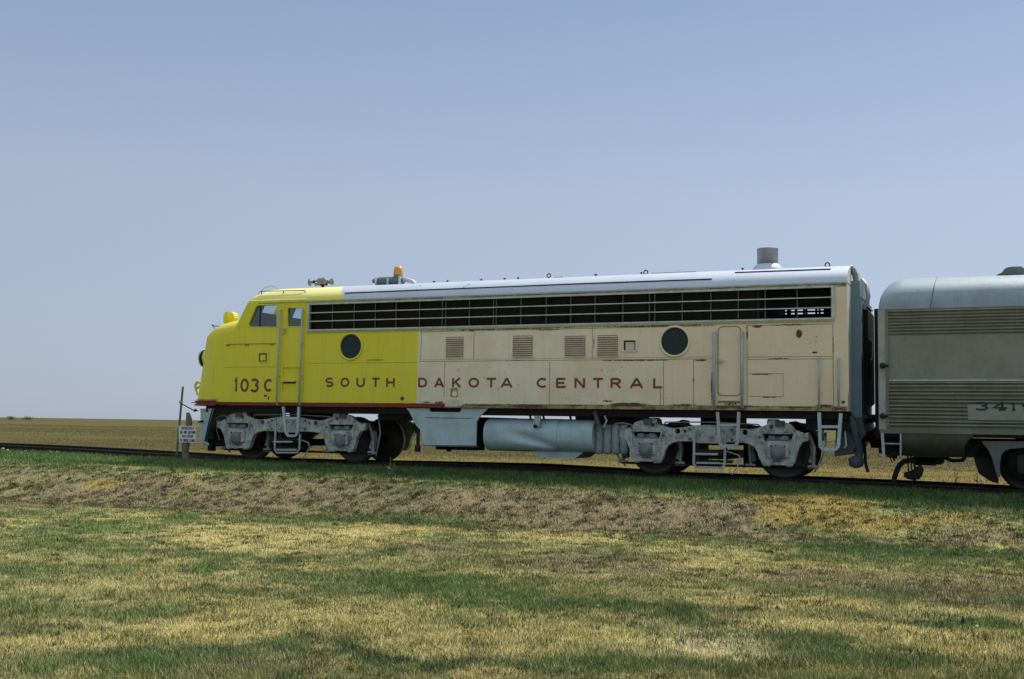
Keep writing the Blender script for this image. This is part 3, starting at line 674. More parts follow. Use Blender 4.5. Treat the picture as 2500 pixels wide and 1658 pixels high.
P('grille_sill', MB().box(GX0-.06, GX1+.05, -1.622, -1.599, 2.985, 3.003).box(GX0-.06, GX1+.05, -1.618, -1.599, 3.66, 3.672), worn('grille_lip', (.38, .36, .22), (.14, .12, .07), .6, 0, .8, 8))
mb = MB()                                    # bars in the far side opening
for px in (1893, 1899, 1925, 1930, 1944, 1964, 1970, 1994, 2002): x_ = at(px, 762, 1.6).x; mb.box(x_-.022, x_+.022, 1.52, 1.56, f0.z-.1, f0.z+.15)
zc = at(1940, 762.5, 1.6).z; mb.box(f0.x, f1.x, 1.53, 1.55, zc-.022, zc+.022)
P('far_side_slat', mb, BLACK)
# ---- portholes, louvres, vents
for c in PORT:
    pf = P('porthole', MB().lathe([(.274, -.01), (.276, -.028), (.305, -.030), (.322, -.012), (.324, .003), (.274, .003)][::-1], (c[0], -1.6, c[1]), 'y', 40, True, False), YELL if c is PORT[0] else BEIGE)
    P('pane', MB().lathe([(.27, -.012), (.27, 0)], (c[0], -1.575, c[1]), 'y', 32, False), DGLASS, pf)
LBACK = worn('louvre_backing_brown', (.40, .34, .24), (.2, .16, .10), .8, 0, .6, 9)  # brown plate behind the louvre slats
for x0, x1, z0, z1 in lv:
    n = 10; mb = MB(); h = (z1-z0)/n
    for k in range(n):
        z_ = z0+k*h; mb.add([(x0, -1.56, z_+h), (x1, -1.56, z_+h), (x1, -1.625, z_+h*.12), (x0, -1.625, z_+h*.12), (x0, -1.60, z_+h*.06), (x1, -1.60, z_+h*.06)], [(0, 1, 2, 3), (3, 2, 5, 4)])
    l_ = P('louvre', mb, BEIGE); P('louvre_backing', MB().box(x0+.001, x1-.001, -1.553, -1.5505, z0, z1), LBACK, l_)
vf = P('square_vent', frame_of([(a0[0], a1[1]), (a1[0], a1[1]), (a1[0], a0[1]), (a0[0], a0[1])], .045, -1.625, -1.601), BEIGE)
cx, cz = (a0[0]+a1[0])/2, (a0[1]+a1[1])/2
P('vent_flap', MB().box(cx-.10, cx+.09, -1.57, -1.51, cz-.09, cz+.07), GOLDL, vf)
P('vent_backing', MB().box(a0[0]+.001, a1[0]-.001, -1.513, -1.502, a1[1]+.001, a0[1]-.001), worn('vent_brown', (.16, .12, .035), (.08, .06, .02), .7), vf)
c = XZ(642.7, 872.5); mb = frame_of([(c[0]-.105, c[1]-.10), (c[0]+.105, c[1]-.10), (c[0]+.105, c[1]+.10), (c[0]-.105, c[1]+.10)], .05, -1.605, -1.6)
v1 = P('square_vent', frame_of([(c[0]-.115, c[1]-.10), (c[0]+.115, c[1]-.10), (c[0]+.115, c[1]+.10), (c[0]-.115, c[1]+.10)], .025, -1.618, -1.595), YELL)
P('vent_backing', MB().box(c[0]-.115, c[0]+.115, -1.606, -1.597, c[1]-.10, c[1]+.10), worn('vent_brown_yellow', (.13, .12, .012), (.08, .07, .01), .7), v1)
P('vent_flap', MB().box(c[0]-.065, c[0]+.075, -1.622, -1.607, c[1]-.075, c[1]+.055), YELL, v1)
# fuel gauge plate and touch-up patch
a, b = XZ(1100.5, 947), XZ(1117.7, 969)
gp = P('fuel_gauge', MB().box(a[0], b[0], -1.612, -1.599, b[1], a[1]), PLATEY)
P('gauge_hole', MB().lathe([(.048, -.012), (.062, -.012), (.062, 0)][::-1], ((a[0]+b[0])/2+.02, -1.612, lerp(a[1], b[1], .68)), 'y', 18), BEIGE, gp)
P('gauge_glass', MB().lathe([(.04, -.010), (.04, 0)], ((a[0]+b[0])/2+.02, -1.6125, lerp(a[1], b[1], .68)), 'y', 16), BLACK, gp)
a, b = XZ(1087, 975), XZ(1131, 993)
pp = [(a[0], b[1]), (a[0]+.01, a[1]-.03), (a[0]+.1, a[1]), (b[0]-.15, a[1]-.01), (b[0]-.04, a[1]-.03), (b[0]+.05, a[1]-.09), (b[0]-.06, b[1]+.02), (b[0]-.2, b[1])]
P('touch_up_patch', MB().prism(pp, -1.6025, -1.5995), LIGHTP)
# ---- panel seams of the car side
mb = MB()
def vline(px, py0, py1, w_=.010, pr=.003): a, b = XZ(px, py0), XZ(px, py1); x_ = (a[0]+b[0])/2; mb.box(x_-w_/2, x_+w_/2, -1.6-pr, -1.5985, b[1], a[1])
def hline(px0, px1, py, w_=.010, pr=.0022): a = XZ((px0+px1)/2, py); mb.box(XZ(px0, py)[0], XZ(px1, py)[0], -1.6-pr, -1.5985, a[1]-w_/2, a[1]+w_/2)
hline(1022, 1741, 879.5); hline(1023, 1741, 875, .006); hline(1025, 1745, 803); hline(1824, 2034, 871, .009); hline(1824, 2034, 877, .009); hline(1824, 2034, 793, .010)
for px, y0, y1 in ((1028, 806, 880), (1157, 806, 878), (1446, 798, 876), (1341.6, 882, 993), (1620, 882, 993), (1612, 942, 993), (1693, 880, 990), (1824, 793, 995), (2034, 790, 995), (1085, 884, 970)): vline(px, y0, y1)
hline(1826, 1912, 912, .008); hline(1826, 1912, 968, .008); vline(1912, 912, 968, .006)
P('panel_seam', mb, worn('seam_grime', (.15, .11, .07), (.30, .24, .15), .8, 0, .8, 9, False))
mb = MB(); hline(746, 1018, 886, .008); hline(897, 936, 878.5, .014, .012); 
a, b = XZ(500, 897), XZ(676, 897); mb.box(-16.6, b[0], -1.603, -1.5985, a[1]-.004, a[1]+.004)
z_ = XZ(600, 840)[1]; mb.box(-16.55, XZ(672, 840)[0], -1.612, -1.598, z_-.008, z_+.008)
for px in (545, 603, 664): x_ = XZ(px, 842)[0]; mb.box(max(x_, -16.5)-.05, max(x_, -16.5)+.05, -1.615, -1.598, z_-.04, z_-.006)
P('panel_seam', mb, worn('seam_yellow', (.26, .23, .02), (.16, .13, .02), .8, 0, .8, 9, False))
# ---- rear side door
d0, d1 = XZ(1753, 882), XZ(1808.5, 882); z0, z1 = XZ(1780, 966)[1], XZ(1780, 797.7)[1]
rd = P('rear_door', outline(rrect(d0[0], d1[0], z0, z1, .09), .014, -1.606, -1.597), worn('door_seam', (.16, .11, .06), (.3, .22, .12), .7, 0, .7, 8))
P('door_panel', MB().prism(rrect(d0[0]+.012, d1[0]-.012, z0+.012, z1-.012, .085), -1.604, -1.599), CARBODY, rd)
hx, hz = XZ(1757.5, 882); P('door_handle', MB().lathe([(.03, -.05), (.03, 0)], (hx, -1.604, hz), 'y', 12).box(hx-.015, hx+.075, -1.66, -1.64, hz-.018, hz+.018), RAILING, rd)
P('door_sill', MB().box(d0[0], d1[0], -1.63, -1.599, z0-.21, z0-.185).box(d0[0], d1[0], -1.612, -1.599, z0-.14, z0-.10), worn('worn_sill', (.25, .20, .10), (.10, .07, .04), .7, 0, .9, 8), rd)
# ---- hand rails
def handrail(pts, r, standoff=.07, name='handrail', mat=RAILING):
    top, bot = pts
    a = at(*top, -1.6); b = at(*bot, -1.6); x_ = (a.x+b.x)/2
    mbx = MB().tube([(x_, -1.59, a.z), (x_, -1.6-standoff, a.z-.01), (x_, -1.6-standoff, b.z+.01), (x_, -1.59, b.z)], r, 8)
    for t in (.35, .7): mbx.tube([(x_, -1.59, lerp(a.z, b.z, t)), (x_, -1.6-standoff, lerp(a.z, b.z, t))], r*.7, 6)
    return P(name, mbx, mat)
handrail([(687, 757), (679.5, 989)], .022); handrail([(743.5, 757), (732.5, 989)], .022)
handrail([(1745.5, 812), (1744.5, 996)], .030); handrail([(1814.5, 812), (1811.5, 994)], .030)
handrail([(2001, 874), (2000, 996)], .020); handrail([(2048.5, 876), (2047.5, 996)], .020)

# ---- lettering, stroke by stroke
def arc(cx, cy, rx, ry, a0, a1, n=14): return [(cx+rx*math.cos(R(a0+(a1-a0)*k/n)), cy+ry*math.sin(R(a0+(a1-a0)*k/n))) for k in range(n+1)]
GL = {'O': [arc(.5, .5, .42, .42, 0, 360, 28)], 'C': [arc(.55, .5, .46, .42, 48, 312, 20)], 'U': [[(.1, 1), (.1, .42)]+arc(.5, .42, .4, .35, 180, 360, 14)+[(.9, .42), (.9, 1)]],
 'S': [arc(.5, .71, .38, .22, 30, 270, 14)[:-1]+arc(.5, .29, .38, .22, 90, -150, 14)], 'T': [[(0, .92), (1, .92)], [(.5, .9), (.5, 0)]],
 'H': [[(.1, 0), (.1, 1)], [(.9, 0), (.9, 1)], [(.1, .5), (.9, .5)]], 'D': [[(.1, .08), (.45, .08)]+arc(.45, .5, .45, .42, -90, 90, 14)+[(.1, .92), (.1, .04)]],
 'A': [[(.04, 0), (.5, 1)], [(.96, 0), (.5, 1)], [(.2, .3), (.8, .3)]], 'K': [[(.1, 0), (.1, 1)], [(.1, .38), (.86, 1)], [(.38, .58), (.92, 0)]],
 'E': [[(.1, 0), (.1, 1)], [(.1, .92), (.9, .92)], [(.1, .5), (.8, .5)], [(.1, .08), (.95, .08)]], 'N': [[(.1, 0), (.1, 1)], [(.1, 1), (.9, 0)], [(.9, 0), (.9, 1)]],
 'R': [[(.1, 0), (.1, 1)], [(.1, .92), (.55, .92)]+arc(.55, .7, .32, .22, 90, -90, 10)+[(.1, .48)], [(.5, .48), (.92, 0)]], 'L': [[(.1, 1), (.1, .08), (.95, .08)]],
 'B': [[(.1, 0), (.1, 1)], [(.1, .92), (.5, .92)]+arc(.5, .73, .3, .19, 90, -90, 8)+[(.1, .54)], [(.5, .54)]+arc(.52, .3, .36, .23, 90, -90, 8)+[(.1, .07)]],
 'Y': [[(.05, 1), (.5, .5), (.95, 1)], [(.5, .5), (.5, 0)]], 'P': [[(.1, 0), (.1, 1)], [(.1, .92), (.55, .92)]+arc(.55, .7, .32, .22, 90, -90, 10)+[(.1, .48)]],
 'I': [[(.5, 0), (.5, 1)]], 'V': [[(.05, 1), (.5, 0), (.95, 1)]], '1': [[(.15, .8), (.5, 1), (.5, 0)]], '0': [arc(.5, .5, .38, .44, 0, 360, 24)],
 '3': [arc(.45, .74, .36, .21, 145, -75, 12), arc(.45, .28, .4, .25, 80, -150, 12)]}
def ribbon(mb, pts, t, O, U, V, N, off):
    pts = [np.array(p, float) for p in pts]; closed = np.linalg.norm(pts[0]-pts[-1]) < 1e-6
    q = []
    for i, p in enumerate(pts):
        if closed: a = pts[i-1] if i > 0 else pts[-2]; b = pts[i+1] if i < len(pts)-1 else pts[1]
        else: a = pts[max(i-1, 0)]; b = pts[min(i+1, len(pts)-1)]
        d1 = (p-a)/max(np.linalg.norm(p-a), 1e-9); d2 = (b-p)/max(np.linalg.norm(b-p), 1e-9)
        if np.linalg.norm(p-a) < 1e-9: d1 = d2
        if np.linalg.norm(b-p) < 1e-9: d2 = d1
        n1 = np.array([-d1[1], d1[0]]); n2 = np.array([-d2[1], d2[0]]); n_ = n1+n2; n_ /= max(np.linalg.norm(n_), .3)
        c_ = max(n_ @ n1, .45); n_ = n_/c_*t/2
        q += [p-n_, p+n_]
    vs = [O+U*float(a[0])+V*float(a[1])+N*off for a in q]
    mb.add(vs, [(2*i, 2*i+2, 2*i+3, 2*i+1) for i in range(len(pts)-1)])
def glyph(mb, ch, O, U, V, N, w_, h_, t):
    for k, st in enumerate(GL[ch]): ribbon(mb, [(a*w_, b*h_) for a, b in st], t, O, U, V, N, k*.0007)
UX, UZ, NY = Vector((1, 0, 0)), Vector((0, 0, 1)), Vector((0, -1, 0))
WORDS = [('SOUTH', [(794, 814.6, 'S'), (831.8, 852.5, 'O'), (870, 891, 'U'), (908.7, 926, 'T'), (943, 963.8, 'H')]),
 ('DAKOTA', [(1021, 1043, 'D'), (1061.5, 1083.3, 'A'), (1104, 1125.8, 'K'), (1144, 1169.4, 'O'), (1187.8, 1210.7, 'T'), (1223.3, 1251, 'A')]),
 ('CENTRAL', [(1310.6, 1335.8, 'C'), (1357.6, 1383, 'E'), (1402.4, 1428.8, 'N'), (1448, 1472, 'T'), (1490.6, 1517, 'R'), (1539, 1569.6, 'A'), (1595, 1618, 'L')])]
for wd, ls in WORDS:
    for a, b, ch in ls:
        mb = MB()
        m_ = (a+b)/2; zt_ = XZ(m_, lerp(922.5, 923.5, (m_-794)/800))[1]; zb_ = XZ(m_, lerp(944.2, 947.6, (m_-794)/800))[1]
        glyph(mb, ch, Vector((XZ(a, 935)[0], -1.6045, zb_)), UX, UZ, NY, XZ(b, 935)[0]-XZ(a, 935)[0], zt_-zb_, .045)
        P('letter', mb, REDB)
for a, b, ch in ((572, 582, '1'), (587, 607.5, '0'), (611.5, 633, '3'), (645.5, 664.5, 'C')):
    mb = MB(); zt_, zb_ = XZ(a, 925.4)[1], XZ(a, 956)[1]; x0 = XZ(a, 940)[0]; w_ = XZ(b, 940)[0]-x0
    glyph(mb, ch, Vector((x0, -1.6045, zb_)), UX, UZ, NY, w_, zt_-zb_, .058)
    P('road_number_character', mb, REDB)

# ---- rear end of the locomotive
P('rear_edge_strip', MB().box(XR, XR+.012, -1.598, -.95, Z_SILL, 3.72).extx([(y*.995, z-.004) for y, z in rp_ if z > 3.7], XR-.03, XR+.012), worn('rear_edge_paint', (.62, .60, .54), (.40, .37, .30), .6, 0, .5, 6))
XB = at(2103, 850, -1.0).x
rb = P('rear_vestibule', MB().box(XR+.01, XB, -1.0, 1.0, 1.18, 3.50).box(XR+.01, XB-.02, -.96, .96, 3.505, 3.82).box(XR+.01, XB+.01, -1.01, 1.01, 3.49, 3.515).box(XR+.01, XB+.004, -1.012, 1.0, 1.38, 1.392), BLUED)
dp = []
XD = at(2121, 900, -.55).x
P('diaphragm', MB().prism([(XB, 1.25), (XD-.08, 1.25), (XD-.08, 1.42), (XD, 1.5), (XD, 3.28), (XD-.05, 3.36), (XB, 3.40)], -.62, .62), BLACK, rb)
P('diaphragm_hood', MB().tube([(XB+.02, -.62, 3.3), (XB+.10, -.60, 3.55), (XB+.06, -.5, 3.78), (XB-.05, -.3, 3.92)], .04, 6).box(XB, XD-.02, -.64, .64, 3.38, 3.41), worn('diaphragm_frame', (.35, .37, .36), (.15, .15, .14), .5, .1), rb)
P('buffer_plate', MB().box(XR+.02, XD-.02, -.9, .9, 1.12, 1.17).box(XD-.1, XD+.05, -.35, .35, 1.14, 1.19), BLACK, rb)
p0, p1, p2 = at(2091, 694, -.9), at(2088, 672, -.9), at(2081, 657, -.9)
P('rear_roof_pipe', MB().tube([(p0.x, -.9, 3.5), (p0.x, -.9, p0.z), (p1.x, -.9, p1.z), (p2.x, -.9, p2.z)], .055, 8).tube([p2, p2+Vector((-.04, 0, .01))], .075, 10), DUCT, rb)
q = [at(2119, 828, -.5), at(2128, 831, -.5), at(2131, 836, -.5), at(2130, 874, -.5), at(2128, 878, -.5), at(2119, 880, -.5)]
P('rear_grab_iron', MB().tube(q, .012, 6), RAILING, rb)
mb = MB()
for k in range(11):
    c = at(2121.5+(3 if k > 4 else 0)+random.uniform(-1.5, 1.5), 868+k*5.4, -.5); mb.lathe([(.012, -.02), (.03, 0), (.012, .02)], c, 'y' if k % 2 else 'x', 8)
P('safety_chain', mb, STEEL_R, rb)
# ---- roof gear
hc = at(788, 700, -.3)
horn = P('air_horn', MB().tube([(hc.x, -.3, 4.14), (hc.x, -.3, at(788, 690, -.3).z)], .035, 8).tube([at(765, 688.5, -.3), at(800, 688, -.3)], .038, 8).box(hc.x-.1, hc.x+.1, -.36, -.24, at(788, 694, -.3).z-.03, at(788, 692, -.3).z), STEEL_R)
for px, py, r_, yo, d in ((762, 689, .10, -.3, -1), (776, 693, .055, -.42, -1), (786, 688, .075, -.42, 0), (795, 687.5, .085, -.44, 0), (804.5, 689, .10, -.3, 1)):
    c = at(px, py, yo); mb = MB()
    mb.lathe([(.018, -.02), (.02, .12), (.04, .18), (r_*.6, .225), (r_, .25), (r_*.9, .245), (.03, .2)] if d > 0 else ([(.03, -.2), (r_*.9, -.245), (r_, -.25), (r_*.6, -.225), (.04, -.18), (.02, -.12), (.018, .02)] if d else [(.02, -.12), (r_*.8, -.125), (r_, -.12), (r_*.6, -.09), (.03, -.03), (.02, .04)]), (c.x-(.19 if d > 0 else (-.19 if d < 0 else 0)), c.y, c.z), 'x' if d else 'y', 14)
    P('horn_bell', mb, DUCT, horn)
a, b = at(921, 686, -.45), at(985, 684.5, -.45)
al = P('roof_air_conditioner', MB().lathe([(.03, 0), (.085, .02), (.103, .06), (.103, b.x-a.x-.06), (.085, b.x-a.x)], (a.x, -.45, (a.z+b.z)/2-.01), 'x', 16)
   .lathe([(.04, -.13), (.055, -.11), (.045, 0)], (a.x+.01, -.45, a.z), 'x', 10), worn('aged_green_grey', (.13, .17, .16), (.05, .06, .055), .6, .1))
P('cylinder_bracket', MB().box(a.x+.02, a.x+.05, -.6, -.3, 4.12, a.z+.07), SILVER, al); P('cylinder_bracket', MB().box((a.x+b.x)/2-.01, (a.x+b.x)/2+.02, -.6, -.3, 4.13, a.z+.03), SILVER, al); P('cylinder_bracket', MB().box(b.x-.05, b.x-.02, -.6, -.3, 4.12, a.z+.07), SILVER, al)
P('elbow_pipe', MB().tube([b+Vector((0, 0, .02)), at(995, 684, -.45), at(1006, 687, -.45), at(1014, 694, -.45)], .05, 8), SILVER, al)
bc = at(972, 672, -.45)
P('beacon_base', MB().lathe([(.09, -.12), (.09, -.03), (.115, -.02), (.11, 0)], bc, 'z', 18), DUCT, al)
bl = P('amber_beacon', MB().lathe([(.105, .0), (.112, .03), (.105, .12), (.09, .19), (.04, .2)], bc, 'z', 18), AMBER, al)
sc0 = at(1874, 650, 0)
st = P('exhaust_stack', MB().lathe([(.212, .02), (.212, .34), (.22, .345), (.22, .36), (.205, .36), (.19, .1)], (sc0.x, 0, at(1874, 650, 0).z), 'z', 28), DUCT)
P('stack_base', MB().lathe([(.36, -.22), (.33, -.08), (.26, .0), (.20, .05)], (sc0.x, 0, sc0.z), 'z', 28), SILVER, st)
for px, py, r_ in ((1340, 673, .042), (1576.6, 665, .045), (2020, 647, .045)):
    c = at(px, py, -.5); P('lifting_ring', MB().tube([(c.x+r_*math.cos(t), c.y, c.z+r_*math.sin(t)) for t in np.linspace(0, 2*math.pi, 15)], .012, 6, False).tube([(c.x, c.y, c.z-r_), (c.x, c.y, 4.1)], .015, 6), STEEL_R)
for px in (1060, 1093, 1175, 1232, 1265, 1454, 1455, 1566, 1813):
    c = at(px, 672, -.6); P('roof_eye_bolt', MB().tube([(c.x, -.6, 4.1), (c.x, -.6, 4.215)], .012, 6).box(c.x-.03, c.x+.03, -.62, -.58, 4.19, 4.202), STEEL_R)
# cab roof rails and antenna loop
a, b, mid = at(638.5, 713.5, -1.42), at(744, 711.5, -1.42), at(692, 712, -1.42)
P('roof_grab_rail', MB().tube([(a.x, -1.42, 3.90), (a.x, -1.42, a.z+.02), (b.x, -1.42, b.z+.02), (b.x+.04, -1.42, 3.90)], .012, 6).tube([(mid.x, -1.42, 3.90), (mid.x, -1.42, mid.z+.02)], .012, 6), STEEL_R)
q = [at(630, 720, -.6), at(634, 713, -.6), at(646, 703, -.6), at(662, 698.5, -.6), at(673, 701, -.6), at(680, 707, -.6)]
P('antenna_loop', MB().tube(q, .009, 6), RAILING)
P('cab_corner_light', MB().lathe([(.045, -.03), (.05, 0), (.04, .03)], at(638, 733, -1.52), 'x', 10).tube([at(634, 735, -1.52), at(642, 729, -1.5)], .014, 6), YELL)
P('roof_rail_foot', MB().tube([at(631, 721, -1.2), at(640, 720, -1.2)], .012, 6), STEEL_R)
# ---- nose gear
hb = at(514, 863, 0)
hd = P('headlight', MB().add(*(lambda rows: ([(x, y*math.cos(t)*1.0, z0_+h_*math.sin(t)) for (x, y, h_, z0_) in rows for t in np.linspace(0, 2*math.pi, 25)[:-1]],
    [(i*24+k, i*24+(k+1) % 24, (i+1)*24+(k+1) % 24, (i+1)*24+k) for i in range(len(rows)-1) for k in range(24)]))([(hb.x+.45, .34, .34, 2.50), (hb.x+.1, .27, .25, 2.52), (hb.x-.06, .22, .22, 2.54), (hb.x-.10, .21, .21, 2.545)]), True), YELL)
P('headlight_barrel', MB().add([(x_, .205*r_*math.cos(t), 2.545+.215*r_*math.sin(t)) for x_, r_ in ((hb.x-.09, .96), (hb.x-.20, 1.0), (hb.x-.205, .93)) for t in np.linspace(0, 2*math.pi, 25)[:-1]], [(i_*24+k, i_*24+(k+1) % 24, (i_+1)*24+(k+1) % 24, (i_+1)*24+k) for i_ in range(2) for k in range(24)], True), BLACK, hd)
hx_ = hb.x-.20
P('headlight_bezel', MB().tube([(hx_, .205*math.cos(t), 2.545+.215*math.sin(t)) for t in np.linspace(0, 2*math.pi, 25)], .018, 8, False), RAILING, hd)
P('headlight_lens', MB().add([(hx_-.002, .19*math.cos(t), 2.545+.20*math.sin(t)) for t in np.linspace(0, 2*math.pi, 25)[:-1]], [tuple(range(24))]), LENS, hd)
c = at(565, 776, 0)
P('nose_warning_light', MB().lathe([(.13, -.12), (.15, 0), (.14, .12), (.10, .17), (.02, .18)], (c.x, 0, c.z-.03), 'z', 16).prism([(c.x-.17, c.z-.16), (c.x-.19, c.z+.05), (c.x-.12, c.z+.16), (c.x+.1, c.z+.13), (c.x+.16, c.z+.02), (c.x+.1, c.z-.16)], -.11, .11), worn('bright_yellow_paint', (.78, .66, .01), (.6, .5, .02), .45, 0, .3), bevel=.02)
P('nose_grab_iron', MB().tube([at(517, 793, -.9), at(524, 796.5, -1.0), at(563, 796, -1.25), at(566, 793, -1.28)], .011, 6).tube([at(517, 793, -.9), at(524, 802, -1.0)], .010, 6), STEEL_R)
P('nose_grab_iron', MB().tube([at(507, 834, -.95), at(506.5, 826, -.95), at(509, 820, -.95)], .012, 6), STEEL_R)
q = [at(484, 964, -.1), at(478, 948, -.1), at(477.5, 939, -.1), at(481, 933.5, -.1), at(487, 933, -.1), at(491, 938, -.1)]
P('uncoupling_loop', MB().tube(q, .035, 8).tube([q[1], at(489, 944, -.1)], .03, 6), YELL)
# anti-climber band round the foot of the nose
def band(z0, z1, off, thick, x_side, name, mat, n=26, parent=LOCO, x0=-18.03):
    W = 1.6+off; pts = []
    for i in range(n+1):
        y = -W*math.sin(math.pi/2*(1-i/n)) if i < n else 0
        pts.append((x0-off+plan(y, W), y))
    full = [(x_side, -W)]+pts+[(x, -y) for x, y in pts[::-1][1:]]+[(x_side, W)]
    mb = MB(); vs = []
    for x, y in full:
        k_ = 1-thick/math.hypot(x-x_side-.3, y) if math.hypot(x-x_side-.3, y) > thick else 0
        xi, yi = x_side+(x-x_side)*(1-thick/1.3), y*(1-thick/W)
        vs += [(x, y, z0), (x, y, z1), (xi, yi, z0), (xi, yi, z1)]
    fs = []
    for i in range(len(full)-1):
        a, b = 4*i, 4*i+4
        fs += [(a, b, b+1, a+1), (a+2, a+3, b+3, b+2), (a+1, b+1, b+3, a+3), (a, a+2, b+2, b)]
    mb.add(vs, fs, False); return P(name, mb, mat, parent)
ac = band(1.31, 1.345, .045, .25, -16.95, 'anticlimber', REDP)
band(1.40, 1.43, .045, .25, -16.95, 'anticlimber_ridge', REDP, parent=ac); band(1.345, 1.40, .015, .2, -16.95, 'anticlimber_web', REDB, parent=ac)
band(1.455, 1.475, .012, .1, -16.95, 'nose_rim', YELL)
p_, q_ = at(467, 983, -.2), at(482, 983, -.2); P('coupler_lift_bar', MB().tube([p_, q_], .012, 6), STEEL_R)
# pilot
rows = [(997.6, 517), (1010, 513), (1032, 506.6), (1045, 503.8), (1057.5, 501.5), (1070, 498.5), (1081, 496.4)]
mb = MB(); vs = []; nU = 22
zs_ = []
for (py, pxe) in rows:
    e = at(pxe, py, -1.52); z_ = e.z; W = 1.50; xt = -17.96+(.02 if py > 1000 else 0)
    for s_ in (-1, 1):
        pass
    line = []
    for i in range(nU+1):
        t = i/nU; y = -W*math.sin(math.pi/2*(1-t)); line.append((xt+plan(y, W, 1.2), y))
    line = [(e.x, -W)]+[p for p in line if p[0] < e.x-.02]
    # resample to fixed count
    cum = [0]
    for i in range(1, len(line)): cum.append(cum[-1]+math.dist(line[i], line[i-1]))
    half = []
    for k in range(nU+1):
        s_ = cum[-1]*k/nU; j = min(max(int(np.searchsorted(cum, s_))-1, 0), len(line)-2); t = (s_-cum[j])/max(cum[j+1]-cum[j], 1e-9)
        half.append((lerp(line[j][0], line[j+1][0], t), lerp(line[j][1], line[j+1][1], t)))
    full = half+[(x, -y) for x, y in half[::-1][1:]]
    vs += [(x, y, z_) for x, y in full]
K = 2*nU+1; fs = [(j*K+i, j*K+i+1, (j+1)*K+i+1, (j+1)*K+i) for j in range(len(rows)-1) for i in range(K-1)]
mb.add(vs, fs, True); n0 = len(vs)
vin = [(x*.997-.054+.03, y*.975, z) for x, y, z in vs]; mb.add(vin, [f[::-1] for f in fs], True)
pl = P('pilot', mb, BLUE)
P('pilot_foot', MB().tube([at(496, 1080, -1.5), at(510, 1086, -1.45)], .035, 6), BLUE, pl)
a = at(474, 1084, 0); P('coupler', MB().box(-18.0, -17.0, -.12, .12, .56, .78).box(-18.12, -17.85, -.2, .2, .48, .80), STEEL_R)
P('pilot_bracket', MB().tube([at(484, 1031, -1.2), at(491, 1029, -1.45)], .02, 6).lathe([(.03, -.02), (.03, .02)], at(493, 1029, -1.5), 'y', 8), STEEL_R, pl)
P('front_lower_beam', MB().box(-17.3, -15.9, -1.1, 1.1, .33, .48).box(-17.35, -17.22, -1.15, -1.0, .22, .5), BLACK)

# ---- underframe
P('underframe', MB().box(-17.2, XR-.02, -1.45, -1.25, 1.16, Z_SILL-.002).box(-17.2, XR-.02, 1.25, 1.45, 1.2, Z_SILL-.002).box(-17.3, XR, -.5, .5, 1.17, Z_SILL-.002)
  .box(-15.4, -14.5, -.6, .6, .9, 1.30).box(-5.4, -4.7, -.6, .6, .9, 1.30).box(-12.6, -11.6, -1.2, 1.2, 1.02, 1.3).box(-7.9, -7.0, -1.2, 1.2, .72, 1.3).box(-3.2, XR, -1.3, 1.3, .95, 1.3), BLACK)
mb = MB(); z1 = at(1300, 1008, -1.3).z
for y, z in ((-1.2, 1.08), (-1.12, 1.0), (-.8, .96)): mb.tube([(-12.6, y, z), (-11.2, y, z-.01)], .02, 6)
for x_ in (-8.9, -8.6, -8.0): P('underframe_pipe', MB().tube([(x_, -1.3, 1.25), (x_+.05, -1.25, .98)], .025, 6), STEEL_R)
vp = [(992, 997), (1193, 997.5), (1186, 1003), (1178, 1011), (1170, 1020), (1164, 1031), (1163.5, 1060), (1162.7, 1088), (1036, 1086.5), (1031, 1070), (1028, 1049), (1024, 1046), (1018, 1040), (1012, 1030), (1006, 1017), (1000, 1005)]
vp = [XZ(a, b, -1.52) for a, b in vp]
vb = MB().prism(vp, -1.54, -1.50).build('valance_panel', BLUE)
a, b = XZ(1049, 1000.5, -1.52), XZ(1127, 1006.5, -1.52)
cut(vb, [MB().prism([(a[0], a[1]+.2), (a[0], b[1]+.04), (a[0]+.04, b[1]), (b[0]-.04, b[1]), (b[0], b[1]+.04), (b[0], a[1]+.2)], -1.8, -1.2)])
vb.parent = LOCO; vb.matrix_parent_inverse = parent_inv(LOCO)
a, b = XZ(1036, 1087, -1.52), XZ(1163, 1092, -1.52)
P('valance_flange', MB().box(a[0], b[0], -1.56, -1.3, b[1], a[1]), worn('dark_grey_paint', (.07, .09, .09), (.04, .045, .04)), vb)  # bottom flange in a darker grey than the panel
P('valance_seam', MB().box(XZ(1040, 1020, -1.5)[0], XZ(1153, 1020, -1.5)[0], -1.546, -1.54, XZ(1100, 1020.5, -1.5)[1]-.006, XZ(1100, 1020.5, -1.5)[1]+.004), BLACK, vb)
a, b = XZ(1037, 1050, -1.2), XZ(1160, 1050, -1.2)
P('battery_box', MB().box(a[0]+.1, b[0]-.05, -1.45, 1.3, .50, 1.12).box(b[0]-.9, b[0]+.1, -1.3, -.9, .40, .52).box(XZ(1090, 1100, -1.3)[0], XZ(1097, 1100, -1.3)[0], -1.3, -1.2, .36, .6), BLACK)
for px, r_ in ((1023, .025), (1019, .02)):
    a = at(px, 1048, -1.45); b = at(px-1.5, 1103, -1.45); P('drain_pipe', MB().tube([at(px-8, 1030, -1.3), a, b], r_, 6).lathe([(.05, 0), (.05, .14)], b, 'z', 8), STEEL_R)
P('brake_pipe', MB().tube([at(1010, 1040, -1.2), at(1016, 1056, -1.2), at(1020, 1060, -1.3)], .022, 6), BLACK)
